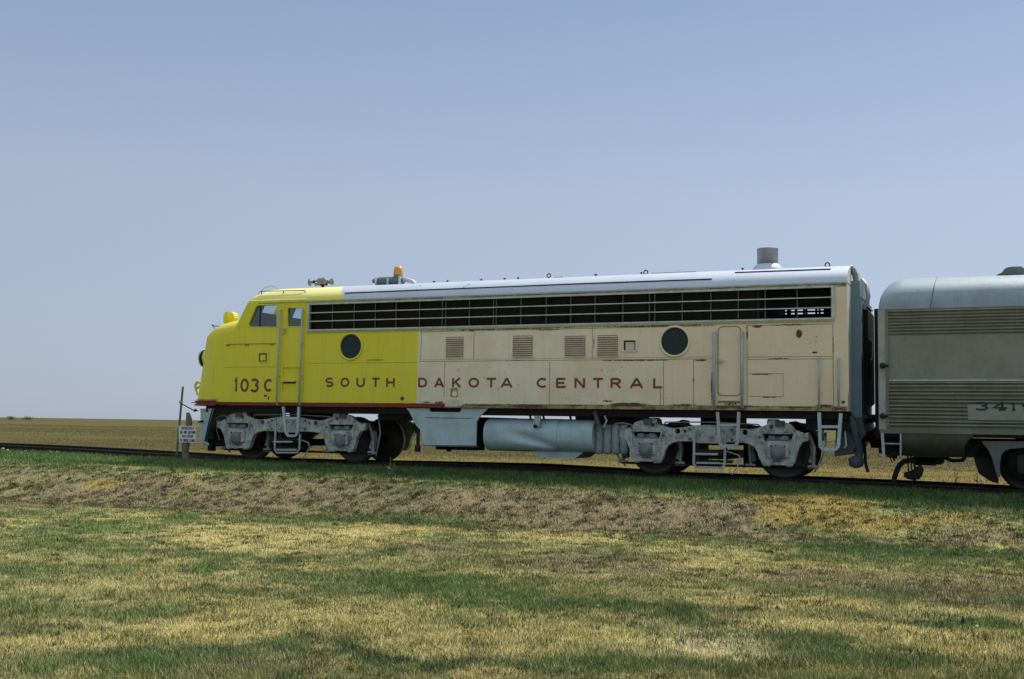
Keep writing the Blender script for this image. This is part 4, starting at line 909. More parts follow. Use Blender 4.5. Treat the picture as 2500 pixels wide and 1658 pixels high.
# fuel tank
def rprof(y0, y1, z0, z1, r, n=6):
    pts = []
    for cy, cz, a0 in ((y1-r, z1-r, 0), (y0+r, z1-r, 90), (y0+r, z0+r, 180), (y1-r, z0+r, 270)):
        for k in range(n+1): a = R(a0+90*k/n); pts.append((cy+r*math.cos(a), cz+r*math.sin(a)))
    return pts
tx0, tx1, tx2 = XZ(1181, 1060, -1.45)[0], XZ(1360, 1060, -1.45)[0], XZ(1446, 1060, -1.45)[0]
tz1, tz0 = XZ(1300, 1022, -1.3)[1], XZ(1300, 1103, -1.3)[1]
def tank(x0, x1, mat, name, parent=LOCO, shrink=0, dent=False):
    prof = rprof(-1.48+shrink, 1.48-shrink, tz0+shrink, tz1-shrink, .30, 8); n = len(prof); N = 44; vs = []; rows = []
    for i in range(N+1):
        t = i/N; x = lerp(x0, x1, t); e = min(t*(x1-x0), (1-t)*(x1-x0)); k = min(1, math.sqrt(max(e/.05, 0)))*.06+.94 if e < .05 else 1
        for y, z in prof:
            zz = (tz0+tz1)/2+(z-(tz0+tz1)/2)*k; yy = y*(.98+.02*k)
            if dent and y < -1.0:
                cxd = x0+(x1-x0)*.62; d = math.exp(-((x-cxd)/.45)**2-((zz-(tz0+.27+.25*(cxd-x)))/.09)**2); yy += .10*d
                d2 = math.exp(-((x-cxd-.2)/.4)**2-((zz-(tz0+.16+.2*(cxd-x)))/.05)**2); yy -= .03*d2
            vs.append((x, yy, zz))
    fs = [(i*n+k, i*n+(k+1) % n, (i+1)*n+(k+1) % n, (i+1)*n+k) for i in range(N) for k in range(n)]
    mb = MB().add(vs, fs, True); mb.add(vs[:n], [tuple(range(n))]); mb.add(vs[-n:], [tuple(range(n))])
    return P(name, mb, mat, parent)
# densify the flat near side of the tank profile so that the dent shows
_r = rprof
def rprof(y0, y1, z0, z1, r, n=6):
    pts = _r(y0, y1, z0, z1, r, n); out = []
    for i, p in enumerate(pts):
        out.append(p); q = pts[(i+1) % len(pts)]
        if abs(p[0]-q[0]) < 1e-3 and abs(p[1]-q[1]) > .2: out += [(p[0], lerp(p[1], q[1], k/10)) for k in range(1, 10)]
    return out
ft = tank(tx0, tx1, BLUE, 'fuel_tank', dent=True)
tank(tx1+.004, tx2, BLUE, 'fuel_tank_end', ft, .006)
a, b = XZ(1312, 1109, -1.2), XZ(1428, 1120, -1.2)
P('tank_sump', MB().prism([(a[0], tz0+.05), (a[0], b[1]+.03), (a[0]+.1, b[1]), (b[0]-.2, b[1]-.0), (b[0], tz0+.03)], -1.25, -.3), BLUE, ft)
a, b = XZ(1305, 1016, -1.5), XZ(1319, 1041, -1.5); P('tank_strap', MB().box(a[0], b[0], -1.52, -1.46, b[1], a[1]), RAILING, ft)
P('tank_drain_cock', MB().lathe([(.04, -.03), (.04, .0)], (b[0]-.1, -1.52, b[1]), 'y', 8), STEEL_R, ft)
# air reservoir section behind the tank: four upright bulges
x0, x1 = tx2, XZ(1531, 1080, -1.35)[0]; L4 = (x1-x0)/4; zb, zt2 = XZ(1490, 1110, -1.35)[1], XZ(1490, 1040, -1.35)[1]
mb = MB()
for k in range(4):
    c = x0+L4*(k+.5); mb.lathe([(L4*.3, zb), (L4*.46, zb+.03), (L4*.52, zb+.09), (L4*.52, zt2), (L4*.4, zt2+.03)], (c, -1.25, 0), 'z', 18)
mb.box(x0, x1-.05, -1.25, 1.2, zb+.04, zt2)
P('air_reservoir', mb, worn('dusty_reservoir', (.24, .29, .29), (.06, .07, .065), .6, 0, .9, 1.5))
P('reservoir_hose', MB().tube([at(1452, 1004, -1.45), at(1458, 1025, -1.48), at(1462, 1040, -1.45)], .05, 8), worn('dirty_hose', (.08, .08, .05), (.04, .04, .03)))
P('reservoir_bracket', MB().tube([at(1476, 1015, -1.45), at(1481, 1027, -1.45), at(1474, 1044, -1.45)], .022, 6), RAILING)

# ---- trucks
TOP = [(1516, 1048), (1525, 1051), (1544, 1043), (1553.5, 1031), (1566, 1027), (1580, 1025.5), (1590, 1021.5), (1606, 1024), (1607, 1033.6), (1631, 1043), (1648.6, 1045.6), (1674, 1043), (1694, 1039), (1714, 1037.6), (1740, 1037.6)]
BOT = [(1740, 1078.5), (1693, 1078.5), (1660, 1078.5), (1647, 1081), (1634, 1088), (1626, 1100.5), (1622, 1116), (1614, 1130), (1600, 1131), (1594, 1118), (1568, 1118), (1562, 1129), (1552, 1129), (1545.5, 1120), (1542, 1108), (1540, 1096), (1534.7, 1083), (1528, 1071), (1516, 1067)]
def truck(x0, x3, name='truck'):
    """x0, x3: the two axle centres"""
    xc = (x0+x3)/2; s = (x3-x0)/2.617; ref = -5.018
    zo = (float(rail_z(x0))+float(rail_z(x3)))/2
    def loc(px, py): p = at(px, py, -1.25); return ((p.x-ref)*s, p.z+zo)
    left = [loc(*p) for p in TOP]+[loc(*p) for p in BOT]
    left[len(TOP)-1] = (0, left[len(TOP)-1][1]); left[len(TOP)] = (0, left[len(TOP)][1])
    top = left[:len(TOP)]; bot = left[len(TOP):]
    poly = top+[(-x, z) for x, z in top[::-1][1:]]+[(-x, z) for x, z in bot[::-1][:-1]][0:]+bot
    # remove duplicate centre points
    out = []
    for p in poly:
        if not out or math.dist(p, out[-1]) > 1e-4: out.append(p)
    ax = loc(1582, 1090)[0]
    zs = loc(1582, 1066); hw = .29*s
    zaxle = .51+zo
    body = MB().prism([(xc+x, z) for x, z in out], -1.34, -1.22)
    me_o = body.build(name, TRUCK)
    cuts = []
    for sgn in (-1, 1):
        c = xc+sgn*abs(ax)
        cuts.append(MB().prism([(c-hw, .86+zo), (c+hw, .86+zo), (c+hw*.86, .73+zo), (c-hw*.86, .73+zo)], -1.6, -1.0))
        for u, r_ in ((.63, .055), (.78, .028)):
            cuts.append(MB().prism(disc_pts(xc+sgn*(abs(ax)-u*s)*1.0, .885+zo, r_, 12), -1.6, -1.0))
        cuts.append(MB().prism(disc_pts(c-sgn*.12, 1.0+zo, .045, 12), -1.6, -1.0))
    cut(me_o, cuts)
    bm = bmesh.new(); bm.from_mesh(me_o.data)
    bmesh.ops.bevel(bm, geom=[e for e in bm.edges if len(e.link_faces) == 2 and e.calc_face_angle(0) > 1.2 and abs(e.verts[0].co.y+1.34) < .001 and abs(e.verts[1].co.y+1.34) < .001], offset=.018, segments=2, affect='EDGES', clamp_overlap=True)
    bm.to_mesh(me_o.data); bm.free()
    me_o.parent = LOCO; me_o.matrix_parent_inverse = parent_inv(LOCO); T = me_o
    P('side_frame', MB().prism([(xc+x, z) for x, z in out], 1.22, 1.34), TRUCK, T)
    P('bolster', MB().box(xc-.45, xc+.45, -1.2, 1.2, .62+zo, .98+zo).box(xc-.3, xc+.3, -1.22, 1.22, .35+zo, .5+zo), BLACK, T)
    # raised rim along the arches of the frame
    arch = [(xc+x, z) for x, z in bot[1:7]]
    for sgn in (-1, 1):
        q = [(xc+sgn*(-x), -1.345, z+.02) for x, z in bot[1:7]] if sgn > 0 else [(xc+x, -1.345, z+.02) for x, z in bot[1:7]]
        P('frame_rib', MB().tube(q, .016, 6), TRUCK, T)
    for sgn, c in ((-1, x0), (1, x3)):
        # spring, journal box, wheel set
        P('leaf_spring', MB().box(c-hw*.8, c+hw*.8, -1.30, -1.15, .735+zo, .77+zo).box(c-hw*.7, c+hw*.7, -1.31, -1.16, .775+zo, .81+zo).box(c-hw*.62, c-.06, -1.335, -1.17, .745+zo, .83+zo).box(c+.06, c+hw*.62, -1.335, -1.17, .745+zo, .83+zo), worn('spring_grey', (.20, .23, .23), (.06, .06, .055), .7, 0, .8, 8), T)
        jb = P('journal_box', MB().box(c-hw*.72, c+hw*.72, -1.40, -1.10, zaxle-.10, .70+zo).box(c-hw*.78, c+hw*.78, -1.37, -1.2, zaxle-.02, zaxle+.13), TRUCK, T, .015)
        P('journal_cover', MB().lathe([(.02, -.05), (.11, -.045), (.125, -.02), (.15, -.015), (.15, 0)], (c, -1.40, zaxle+.0), 'y', 20), worn('journal_cover_grey', (.21, .22, .215), (.08, .08, .07), .7, 0, .8, 8), jb)
        P('journal_bolt', MB().lathe([(.02, -.02), (.02, 0)], (c-.13, -1.40, zaxle+.12), 'y', 6).lathe([(.02, -.02), (.02, 0)], (c+.13, -1.40, zaxle+.12), 'y', 6), WHEEL, jb)
        P('pedestal_tie', MB().box(c-hw*.95, c+hw*.95, -1.36, -1.24, zaxle-.24, zaxle-.18), TRUCK, T)
        for y0 in (-.75, .75):
            s_ = -1 if y0 < 0 else 1
            ins = y0-s_*.14
            prof = [(.05, y0+s_*.02), (.11, y0+s_*.02), (.12, y0-s_*.05), (.40, y0-s_*.06), (.435, y0), (.507, y0), (.515, ins+s_*.02), (.54, ins+s_*.01), (.54, ins), (.05, ins)]
            P('wheel', MB().lathe(prof, (c, 0, zaxle), 'y', 40), WHEEL, T)
        P('axle', MB().lathe([(.09, -1.3), (.09, 1.3)], (c, 0, zaxle), 'y', 14), STEEL_R, T)
        P('traction_motor', MB().box(c+(-sgn)*.15, c+(-sgn)*.85, -.5, .5, .18+zo, .8+zo), BLACK, T, .05)
        # brake cylinder on the frame and its rigging
        P('brake_cylinder', MB().lathe([(.04, -.02), (.13, 0), (.13, .2), (.10, .24)], (c-.10-.12*sgn, -1.20, 1.02+zo), 'x', 14).box(c-.05, c+.12, -1.38, -1.3, 1.0+zo, 1.12+zo), worn('brake_cylinder_grime', (.12, .11, .095), (.05, .045, .04), .8, 0, .8, 6), T)
        for k in (-1, 1):
            xx = c+k*.62
            if sgn*k < 0 or True:
                P('brake_hanger', MB().tube([(c+k*.52, -1.05, .90+zo), (xx, -.98, .62+zo), (xx-.02*k, -.95, .26+zo)], .035, 6).prism([(xx-.10*k, .74+zo), (xx-.02*k, .72+zo), (xx+.02*k, .5+zo), (xx-.04*k, .30+zo), (xx-.12*k, .34+zo), (xx-.06*k, .52+zo)], -.95, -.80), TRUCK, T)
        P('brake_beam', MB().box(c-.70, c-.50, -1.0, -.93, .20+zo, .27+zo).box(c+.50, c+.70, -1.0, -.93, .20+zo, .27+zo), TRUCK, T)
    P('brake_rod', MB().tube([(x0-.62, -.98, .22+zo), (x3+.62, -.98, .22+zo)], .028, 6), STEEL_R, T)
    P('spring_hanger', MB().prism([(xc-.36, .40+zo), (xc+.40, .44+zo), (xc+.40, .52+zo), (xc-.36, .54+zo)], -1.30, -1.16).prism([(xc-.36, .28+zo), (xc+.40, .28+zo), (xc+.40, .33+zo), (xc-.36, .33+zo)], -1.30, -1.16).box(xc-.30, xc-.24, -1.28, -1.2, .3+zo, .66+zo).box(xc+.24, xc+.30, -1.28, -1.2, .3+zo, .66+zo), STEEL_R, T)
    P('cross_plate', MB().box(xc-.28, xc+.26, -1.355, -1.3, .66+zo, .86+zo), TRUCK, T)
    for k, (xa, xb, zz, rr) in enumerate(((x0+.35, x0+1.0, .985, .022), (x0+.3, x3-.35, 1.04, .016), (x3-.95, x3-.3, .99, .022), (x0-.75, x0-.3, 1.0, .02))):
        P('air_pipe', MB().tube([(xa, -1.18, zz+zo-.05), (xa+.06, -1.2, zz+zo+.02), ((xa+xb)/2, -1.2, zz+zo+.035), (xb-.06, -1.2, zz+zo), (xb, -1.16, zz+zo-.06)], rr, 6), RAILING if k % 2 else STEEL_R, T)
    for u, zz in ((-.42, .74), (.42, .74), (-.42, .93), (.42, .93), (-1.62, .92), (1.62, .92), (-.95, .80), (.95, .80)):
        P('frame_bolt', MB().lathe([(.018, -.022), (.026, -.012), (.026, 0)], (xc+u*s, -1.34, zz+zo), 'y', 8), WHEEL, T)
    for c in (x0, x3):
        for k in (-1, 1): P('frame_gusset', MB().prism([(c+k*.34*s, .92+zo), (c+k*.31*s, .92+zo), (c+k*.27*s, .56+zo), (c+k*.30*s, .56+zo)], -1.37, -1.34), TRUCK, T)
        P('slot_lip', MB().box(c-.31*s, c+.31*s, -1.375, -1.34, .865+zo, .885+zo), TRUCK, T)
    for sgn, c in ((-1, x0), (1, x3)):
        P('sand_pipe', MB().tube([(c+sgn*.75, -1.0, 1.1+zo), (c+sgn*.85, -1.05, .7+zo), (c+sgn*.78, -1.0, .45+zo), (c+sgn*.60, -.8, .14+zo)], .018, 6), RAILING, T)
    q = [(xc+.28, -1.36, .52+zo), (xc+.55, -1.34, .44+zo), (xc+.60, -1.34, .34+zo), (xc+.42, -1.34, .06+zo)]
    P('brake_pipe', MB().tube(q, .014, 6), RAILING, T)
    return T
T1 = truck(-16.34, -13.476); T2 = truck(-6.326, -3.71)
# ---- boarding steps
def bar_path(pts, Y, w_, d_, name, parent, mat=BLUE, extra=()):
    mb = MB(); q = [at(a, b, Y) for a, b in pts]
    for a, b in zip(q, q[1:]): mb.rbar(a, b, w_, d_)
    for p in q[1:-1]: mb.lathe([(w_/2, -d_/2*.999), (w_/2, d_/2*.999)], p, 'y', 10)
    for (a, b, w2) in extra: mb.rbar(at(*a, Y), at(*b, Y), w2, d_*1.3)
    return P(name, mb, mat, parent)
bar_path([(692, 993), (698, 1055), (704, 1064), (722, 1064), (727, 1056), (730, 993)], -1.58, .055, .05, 'boarding_step', LOCO, BLUE, [((697, 1021), (729, 1021), .05)])
bar_path([(674, 1027), (671, 1096), (676, 1105), (725, 1105), (731, 1097), (733, 1060)], -1.55, .035, .04, 'boarding_step', LOCO, RAILING, [((668, 1078.5), (714, 1078.5), .035), ((675, 1098), (724, 1098), .04)])
bar_path([(1752, 1006), (1757, 1081), (1764, 1088.5), (1795, 1088.5), (1801, 1080), (1804, 1006)], -1.60, .06, .05, 'boarding_step', LOCO, RAILING, [((1757, 1037.6), (1803, 1037.6), .05)])
bar_path([(1695.5, 1052), (1694, 1133), (1700, 1141), (1762, 1143), (1769, 1136), (1771, 1064)], -1.45, .045, .04, 'boarding_step', LOCO, RAILING, [((1696, 1108), (1753, 1109), .04), ((1700, 1130), (1758, 1131), .035)])
bar_path([(2000, 1007), (2003, 1090), (2010, 1096.5), (2040, 1096.5), (2047, 1089), (2053, 1009)], -1.60, .062, .05, 'boarding_step', LOCO, BLUE, [((2003, 1042), (2049, 1042), .05)])
bar_path([(2062, 1010), (2064, 1060), (2066, 1088), (2061, 1094)], -1.2, .03, .05, 'corner_brace', LOCO, BLUE)
P('rear_coupler', MB().box(XR-.2, XR+.5, -.12, .12, .74, .94).prism([(XR+.28, .62), (XR+.22, .9), (XR+.36, 1.02), (XR+.62, 1.02), (XR+.62, .62)], -.2, .2), STEEL_R)
# steam hose and train line at the back
P('steam_hose', MB().tube([at(2072, 1018, -1.1), at(2085, 1045, -1.1), at(2093, 1075, -1.05), at(2098, 1100, -1.0), at(2096, 1120, -1.0)], .10, 10, True, .07).lathe([(.05, -.12), (.13, -.08), (.14, .05), (.07, .1)], at(2090, 1127, -1.0), 'z', 12), worn('hose_blue_grey', (.07, .10, .115), (.03, .035, .035), .7, 0, .6, 7))
P('air_hose', MB().tube([at(2106, 1060, -.9), at(2111, 1090, -.9), at(2113, 1130, -.9), at(2119, 1153, -.9)], .03, 8), RUBBER)
P('end_beam', MB().prism([(XR-.25, 1.2), (XR+.2, 1.2), (XR+.28, .9), (XR-.02, .50), (XR-.3, .45)], -1.1, 1.1).tube([at(2080, 1040, -1.15), at(2090, 1046, -1.15), at(2104, 1064, -1.15)], .015, 6), worn('end_beam_grime', (.05, .065, .07), (.02, .025, .025)))

# ================================================================ the passenger car behind
CX0 = at(2146, 900, -1.5).x; CX1 = 21.0
COACH = tag(empty('passenger_coach', (CX0+4, 0, 0)), 'stainless steel passenger coach with fluted sides coupled behind the locomotive', 'railway coach')
def PC(name, mb, mat, parent=COACH, bevel=0): return mb.build(name, mat, parent, bevel)
def cz(py, px=2170): return at(px, py, -1.5).z
CE = cz(755)
crown = at(2260, 681, -.7).z+.05
def coach_prof():
    h = crown-CE; pts = []
    for k in range(17):
        t = math.pi/2*k/16; pts.append((1.5*math.cos(t)**.75 if k < 16 else 0, CE+h*math.sin(t)**.8))
    return pts
cp = coach_prof()
PC('body', MB().prism([(CX0, .92), (CX1, .92), (CX1, CE), (CX0, CE)], -1.495, 1.495), STAIN)
full = [(-y, z) for y, z in cp]+[(y, z) for y, z in cp[::-1][1:]]
n = len(full); vs = []; stations = [0, .02, .06, .12, .2, .3, .42]+[CX1-CX0]
for i, d in enumerate(stations):
    t = min(d/.42, 1); k = math.sqrt(1-(1-t)**2)
    for y, z in full:
        hz = (z-CE)/(crown-CE)
        # the roof end is domed: higher points start further back
        vs.append((CX0+d if d > .42 else CX0+d*1.0, y*(.97+.03*k), CE+(z-CE)*(.35+.65*k if d < .42 else 1)))
mb = MB().add(vs, [(i*n+j, i*n+j+1, (i+1)*n+j+1, (i+1)*n+j) for i in range(len(stations)-1) for j in range(n-1)], True)
mb.add(vs[:n], [tuple(range(n))]); PC('roof', mb, COACHROOF)
for px in (2228, 2271, 2450, 2700):
    X_ = at(px, 700, -1.5).x; q = [(X_+.10*(z-CE)/(crown-CE), y*1.004, z+.004) for y, z in full]
    if px in (2271, 2700): PC('roof_joint', MB().tube(q, .006, 5), SKIRT)
def flutes(z1, z0, x0, x1, name='fluted_panel'):
    """horizontal corrugation from z1 down to z0"""
    nper = max(1, round((z1-z0)/.1315)); h = (z1-z0)/nper; prof = []
    for k in range(nper):
        zt = z1-k*h
        for u, d in ((0, 0), (.10, .0), (.14, .030), (.30, .036), (.44, .022), (.50, .012), (.56, .022), (.72, .036), (.90, .028), (.96, 0)):
            prof.append((-1.498-d, zt-u*h))
    prof.append((-1.498, z0))
    vs = [(x0, y, z) for y, z in prof]+[(x1, y, z) for y, z in prof]; n = len(prof)
    mb = MB().add(vs, [(i, i+1, i+1+n, i+n) for i in range(n-1)]); mb.add(vs, [tuple(range(n))[::-1]])
    o = PC(name, mb, STAIN); return o
FX0 = at(2165, 900, -1.5).x
z_a, z_b, z_c, z_d = cz(757), cz(818), cz(930), cz(1042)
flutes(z_a, z_b, FX0, CX1)
NPX = at(2361.5, 990, -1.5).x
per = (z_c-z_d)/round((z_c-z_d)/.1315)
zt1, zt0 = z_c-per*3, z_c-per*5
flutes(z_c, zt1+.004, FX0, CX1); flutes(zt1, zt0, FX0, NPX); flutes(zt0-.004, z_d, FX0, CX1)
npl = PC('number_plate', MB().box(NPX+.004, NPX+3.2, -1.54, -1.498, zt0+.004, zt1-.002), worn('number_board_steel', (.235, .255, .22), (.15, .165, .135), .55, .2, .6, 3))
PC('window_band', MB().box(FX0, CX1, -1.502, -1.497, z_c+.012, z_b-.012), worn('window_band_steel', (.215, .215, .18), (.145, .145, .11), .5, .35, .7, 1.5))
PC('belt_rail', MB().box(FX0, CX1, -1.515, -1.497, z_c-.002, z_c+.022), CHROME)
# road number with slab serifs
SER = {'3': [arc(.42, .745, .42, .225, 132, -84, 14), arc(.40, .28, .52, .25, 82, -138, 14)], '4': [[(.66, 0), (.66, 1), (.02, .3), (1, .3)], [(.42, .03), (.9, .03)]],
       '1': [[(.5, 0), (.5, 1)], [(.2, .03), (.8, .03)], [(.5, .97), (.25, .85)]], '9': [arc(.5, .68, .42, .29, 0, 360, 20), arc(.3, .5, .62, .48, 25, -75, 12)+[(.12, .1)]]}
GL2 = dict(GL); GL.update({k+'s': v for k, v in SER.items()})
ny0, ny1 = at(2400, 983, -1.54).z, at(2400, 1001, -1.54).z
for a, b, ch in ((2382, 2413, '3s'), (2424, 2458, '4s'), (2467, 2482, '1s'), (2495, 2528, '9s')):
    x0 = at(a, 990, -1.54).x; w_ = at(b, 990, -1.54).x-x0; mb = MB()
    glyph(mb, ch, Vector((x0, -1.5425, ny1)), UX, UZ, NY, w_, ny0-ny1, .034)
    if ch in ('9s', '4s'): glyph(mb, ch, Vector((x0+.012, -1.5432, ny1)), UX, UZ, NY, w_*.96, ny0-ny1, .03)
    pass
    PC('number_digit', mb, INK, npl)
PC('corner_post', MB().box(CX0-.01, FX0-.01, -1.52, -1.40, z_d-.05, CE-.01), worn('corner_post_steel', (.30, .33, .31), (.17, .18, .15), .5, .3, .6, 3))
for py in (893, 1016): p = at(2155, py, -1.55); PC('marker_bracket', MB().lathe([(.05, -.10), (.055, 0), (.03, .05)], p, 'y', 10).box(p.x-.02, p.x+.1, p.y, p.y+.04, p.z-.02, p.z+.02), STEEL_R)
PC('rivet_strip', MB().box(FX0-.02, FX0+.035, -1.53, -1.497, z_d, CE-.01), STAIN)
mb = MB(); XE = at(2136, 900, -.8).x
mb.box(XE, CX0+.02, -.85, .85, .8, cz(745, 2146))
PC('end_diaphragm', mb, worn('diaphragm_red_black', (.05, .022, .018), (.02, .018, .016), .8, 0, .6, 3)); PC('end_wall', MB().box(CX0-.012, CX0-.002, -1.49, 1.49, .95, CE), STEEL_R)
p = at(2132, 1018, -.8); PC('buffer_bolt', MB().lathe([(.05, -.1), (.05, .08)], p, 'x', 10), STEEL_R)
# skirt with rounded bottom, ending in an arch round the truck
S0 = at(2200, 1080, -1.45).x
rows = []
for k in range(9):
    t = k/8; z_ = lerp(z_d, .50, t); y_ = -1.47+.32*t**3.2; x1 = at(2398, 1080, -1.45).x-(.30*math.sin(min(t*1.3, 1)*math.pi/2)); x0 = S0+.07*max(0, t-.5); rows.append((x0, x1, y_, z_))
mb = MB(); N = 24; vs = []
for x0, x1, y_, z_ in rows:
    for i in range(N+1): vs.append((lerp(x0, x1, i/N), y_, z_))
for k in range(8): pass
mb.add(vs, [(j*(N+1)+i, j*(N+1)+i+1, (j+1)*(N+1)+i+1, (j+1)*(N+1)+i) for j in range(8) for i in range(N)], True)
mb.add([(x, -y, z) for x, y, z in vs], [(j*(N+1)+i, (j+1)*(N+1)+i, (j+1)*(N+1)+i+1, j*(N+1)+i+1) for j in range(8) for i in range(N)], True)
x0, x1, y_, z_ = rows[-1]; mb.box(x0, x1, y_, -y_, z_-.004, z_+.01)
for xx in (rows[0][0], ): mb.box(xx, xx+.02, -1.44, 1.44, .56, z_d)
PC('side_skirt', mb, SKIRT)
PC('floor', MB().box(CX0, CX1, -1.42, 1.42, .86, .93), BLACK)
# step well at the corner
a, b = at(2152, 1056, -1.46), at(2199, 1114, -1.46)
PC('step_well', MB().box(a.x, b.x, -1.1, 1.1, .50, .92), BLACK)
PC('step_post', MB().rbar(at(2154, 1056, -1.46), at(2158, 1116, -1.46), .05, .06), RAILING); PC('step_post', MB().rbar(at(2199, 1056, -1.46), at(2199, 1118, -1.46), .025, .06), RAILING)
PC('step_tread', MB().box(a.x, b.x, -1.48, -1.2, at(2176, 1083.5, -1.46).z-.008, at(2176, 1083.5, -1.46).z+.012), RAILING); PC('step_tread', MB().box(a.x, b.x, -1.48, -1.3, a.z-.012, a.z+.01), RAILING)
p = at(2184, 1108, -1.3); PC('step_linkage', MB().lathe([(.06, -.05), (.06, .05)], p, 'y', 10).tube([at(2176, 1105, -1.3), at(2184, 1125, -1.3)], .02, 6).tube([at(2172, 1112, -1.3), at(2177, 1128, -1.3)], .012, 6).tube([at(2196, 1105, -1.3), at(2199, 1119, -1.3)], .02, 6).tube([at(2165, 1112, -1.3), at(2190, 1117, -1.3)], .03, 6), STEEL_R)
# brake gear and hoses below the floor
a, b = at(2232, 1110, -.9), at(2303, 1135, -.9); PC('brake_reservoir', MB().box(a.x, b.x, -.9, -.2, b.z, .6).box(a.x-.05, a.x+.4, -.9, -.4, b.z-.02, .5), BLACK, bevel=.03)
PC('brake_pipe', MB().tube([at(2303, 1116, -.9), at(2325, 1125, -.9), at(2350, 1124, -.9), at(2356, 1115, -.9), at(2357, 1108, -.9)], .035, 8), BLACK)
PC('air_hose', MB().tube([at(2240, 1126, -1.0), at(2222, 1124, -1.0), at(2206, 1127, -1.0), at(2196, 1136, -1.0), at(2189, 1150, -1.0), at(2184, 1166, -1.0), at(2182, 1180, -1.0)], .048, 8), RUBBER)
PC('steam_connector', MB().prism([(p_.x, p_.z) for p_ in [at(a, b, -.9) for a, b in ((2203, 1158), (2214, 1150), (2228, 1150), (2238, 1136), (2252, 1137), (2257, 1144), (2249, 1165), (2240, 1174), (2228, 1172), (2210, 1168))]], -1.0, -.75), STEEL_R, bevel=.03)
for px in (2216, 2224, 2231): PC('hanger_rod', MB().tube([at(px, 1110, -.9), at(px+2, 1153, -.9)], .014, 6), STEEL_R)
# truck of the coach
fr = [(2398, 1080), (2404, 1088), (2414, 1100), (2423, 1120), (2430, 1148), (2436, 1166), (2443, 1164), (2441, 1136), (2444, 1112), (2452, 1101), (2466, 1096), (2500, 1093), (2540, 1092)]
q = [at(a, b, -1.3) for a, b in fr]; XC = at(2640, 1090, -1.3).x
half = [(p.x, p.z) for p in q]; top = .80
poly = [(half[0][0], top)]+half+[(XC, half[-1][1]), (XC, top+.02)]
ct = PC('truck', MB().prism(poly, -1.36, -1.24), worn('coach_truck_grey', (.12, .135, .13), (.05, .05, .045), .7, 0, .8, 3))
PC('side_frame', MB().prism([(2*XC-x, z) for x, z in poly][::-1], -1.36, -1.24), TRUCK, ct); PC('side_frame', MB().prism(poly, 1.24, 1.36), TRUCK, ct)
for X_ in (at(2508, 1100, -.75).x, 2*XC-at(2508, 1100, -.75).x):
    za = .46+float(rail_z(X_))
    for y0 in (-.75, .75):
        s_ = -1 if y0 < 0 else 1; ins = y0-s_*.14
        PC('wheel', MB().lathe([(.05, y0+s_*.02), (.11, y0+s_*.02), (.12, y0-s_*.05), (.37, y0-s_*.06), (.40, y0), (.457, y0), (.465, ins+s_*.02), (.49, ins+s_*.01), (.49, ins), (.05, ins)], (X_, 0, za), 'y', 36), WHEEL, ct)
    PC('axle', MB().lathe([(.08, -1.2), (.08, 1.2)], (X_, 0, za), 'y', 12), STEEL_R, ct)
    PC('brake_drum', MB().lathe([(.33, -1.16), (.36, -1.12), (.36, -.98)], (X_, 0, za+.04), 'y', 24), BLACK, ct)
    PC('journal_box', MB().box(X_-.18, X_+.18, -1.42, -1.2, za-.15, za+.18), STEEL_R, ct, .02)
PC('truck_bolster', MB().box(XC-1.9, XC+1.9, -1.1, 1.1, .5, .84).prism([(p_.x, p_.z) for p_ in [at(a, b, -1.0) for a, b in ((2380, 1108), (2378, 1120), (2384, 1140), (2390, 1156), (2402, 1164), (2420, 1176), (2438, 1180), (2436, 1120), (2410, 1096), (2392, 1096))]], -1.1, -.7), BLACK, ct)
# roof ventilator
q = [(2433, 673.5), (2446, 667), (2453, 657.5), (2461, 654.5), (2472, 653), (2492, 652.5), (2500, 657), (2512, 668), (2518, 668.5)]
q = [at(a, b, -.3) for a, b in q]; PC('roof_ventilator', MB().prism([(p_.x, p_.z) for p_ in q]+[(q[-1].x, q[0].z-.06), (q[0].x, q[0].z-.05)], -.42, .42), worn('ventilator_metal', (.20, .22, .21), (.07, .07, .065), .6, .2, .6, 4))
PC('ventilator_base', MB().box(q[0].x+.02, q[-1].x+.4, -.5, .5, crown-.08, q[0].z-.01), BLACK)
PC('draft_gear', MB().box(XR+.66, CX0+.6, -.25, .25, .60, 1.02).box(CX0-.1, CX0+.9, -.6, .6, .52, .9), STEEL_R)
# the far truck of the coach, out of the frame
c2 = ct.copy(); COL.objects.link(c2); dxf = Matrix.Translation((14.5, 0, 0)); c2.parent = COACH; c2.matrix_parent_inverse = ct.matrix_parent_inverse.copy(); c2.location = (14.5, 0, -.35)
for ch in [o for o in bpy.data.objects if o.parent == ct]: d = ch.copy(); COL.objects.link(d); d.parent = c2; d.matrix_parent_inverse = Matrix.Identity(4)

# ================================================================ track
TR = tag(empty('railway_track', (-10, 0, -.2)), 'single rusty railway track half buried in grass under the train', 'railway track')
def rail(y):
    prof = [(-.035, 0), (-.037, -.03), (-.010, -.045), (-.008, -.14), (-.065, -.155), (-.065, -.17), (.065, -.17), (.065, -.155), (.008, -.14), (.010, -.045), (.037, -.03), (.035, 0)]
    X_ = np.concatenate([np.arange(-60, -30, 2), np.arange(-30, 6, .4), np.arange(6, 42, 3)]); n = len(prof)
    vs = [(float(x), y+p, float(rail_z(x))+h) for x in X_ for p, h in prof]
    fs = [(i*n+j, i*n+(j+1) % n, (i+1)*n+(j+1) % n, (i+1)*n+j) for i in range(len(X_)-1) for j in range(n)]
    MB().add(vs, fs).build('rail', RAILM, TR)
rail(-.7525); rail(.7525)
t0 = MB().box(-.11, .11, -1.3, 1.3, -.34, -.175).build('sleeper', TIE, TR, .012)
t0.parent = TR; inv = t0.matrix_parent_inverse.copy()
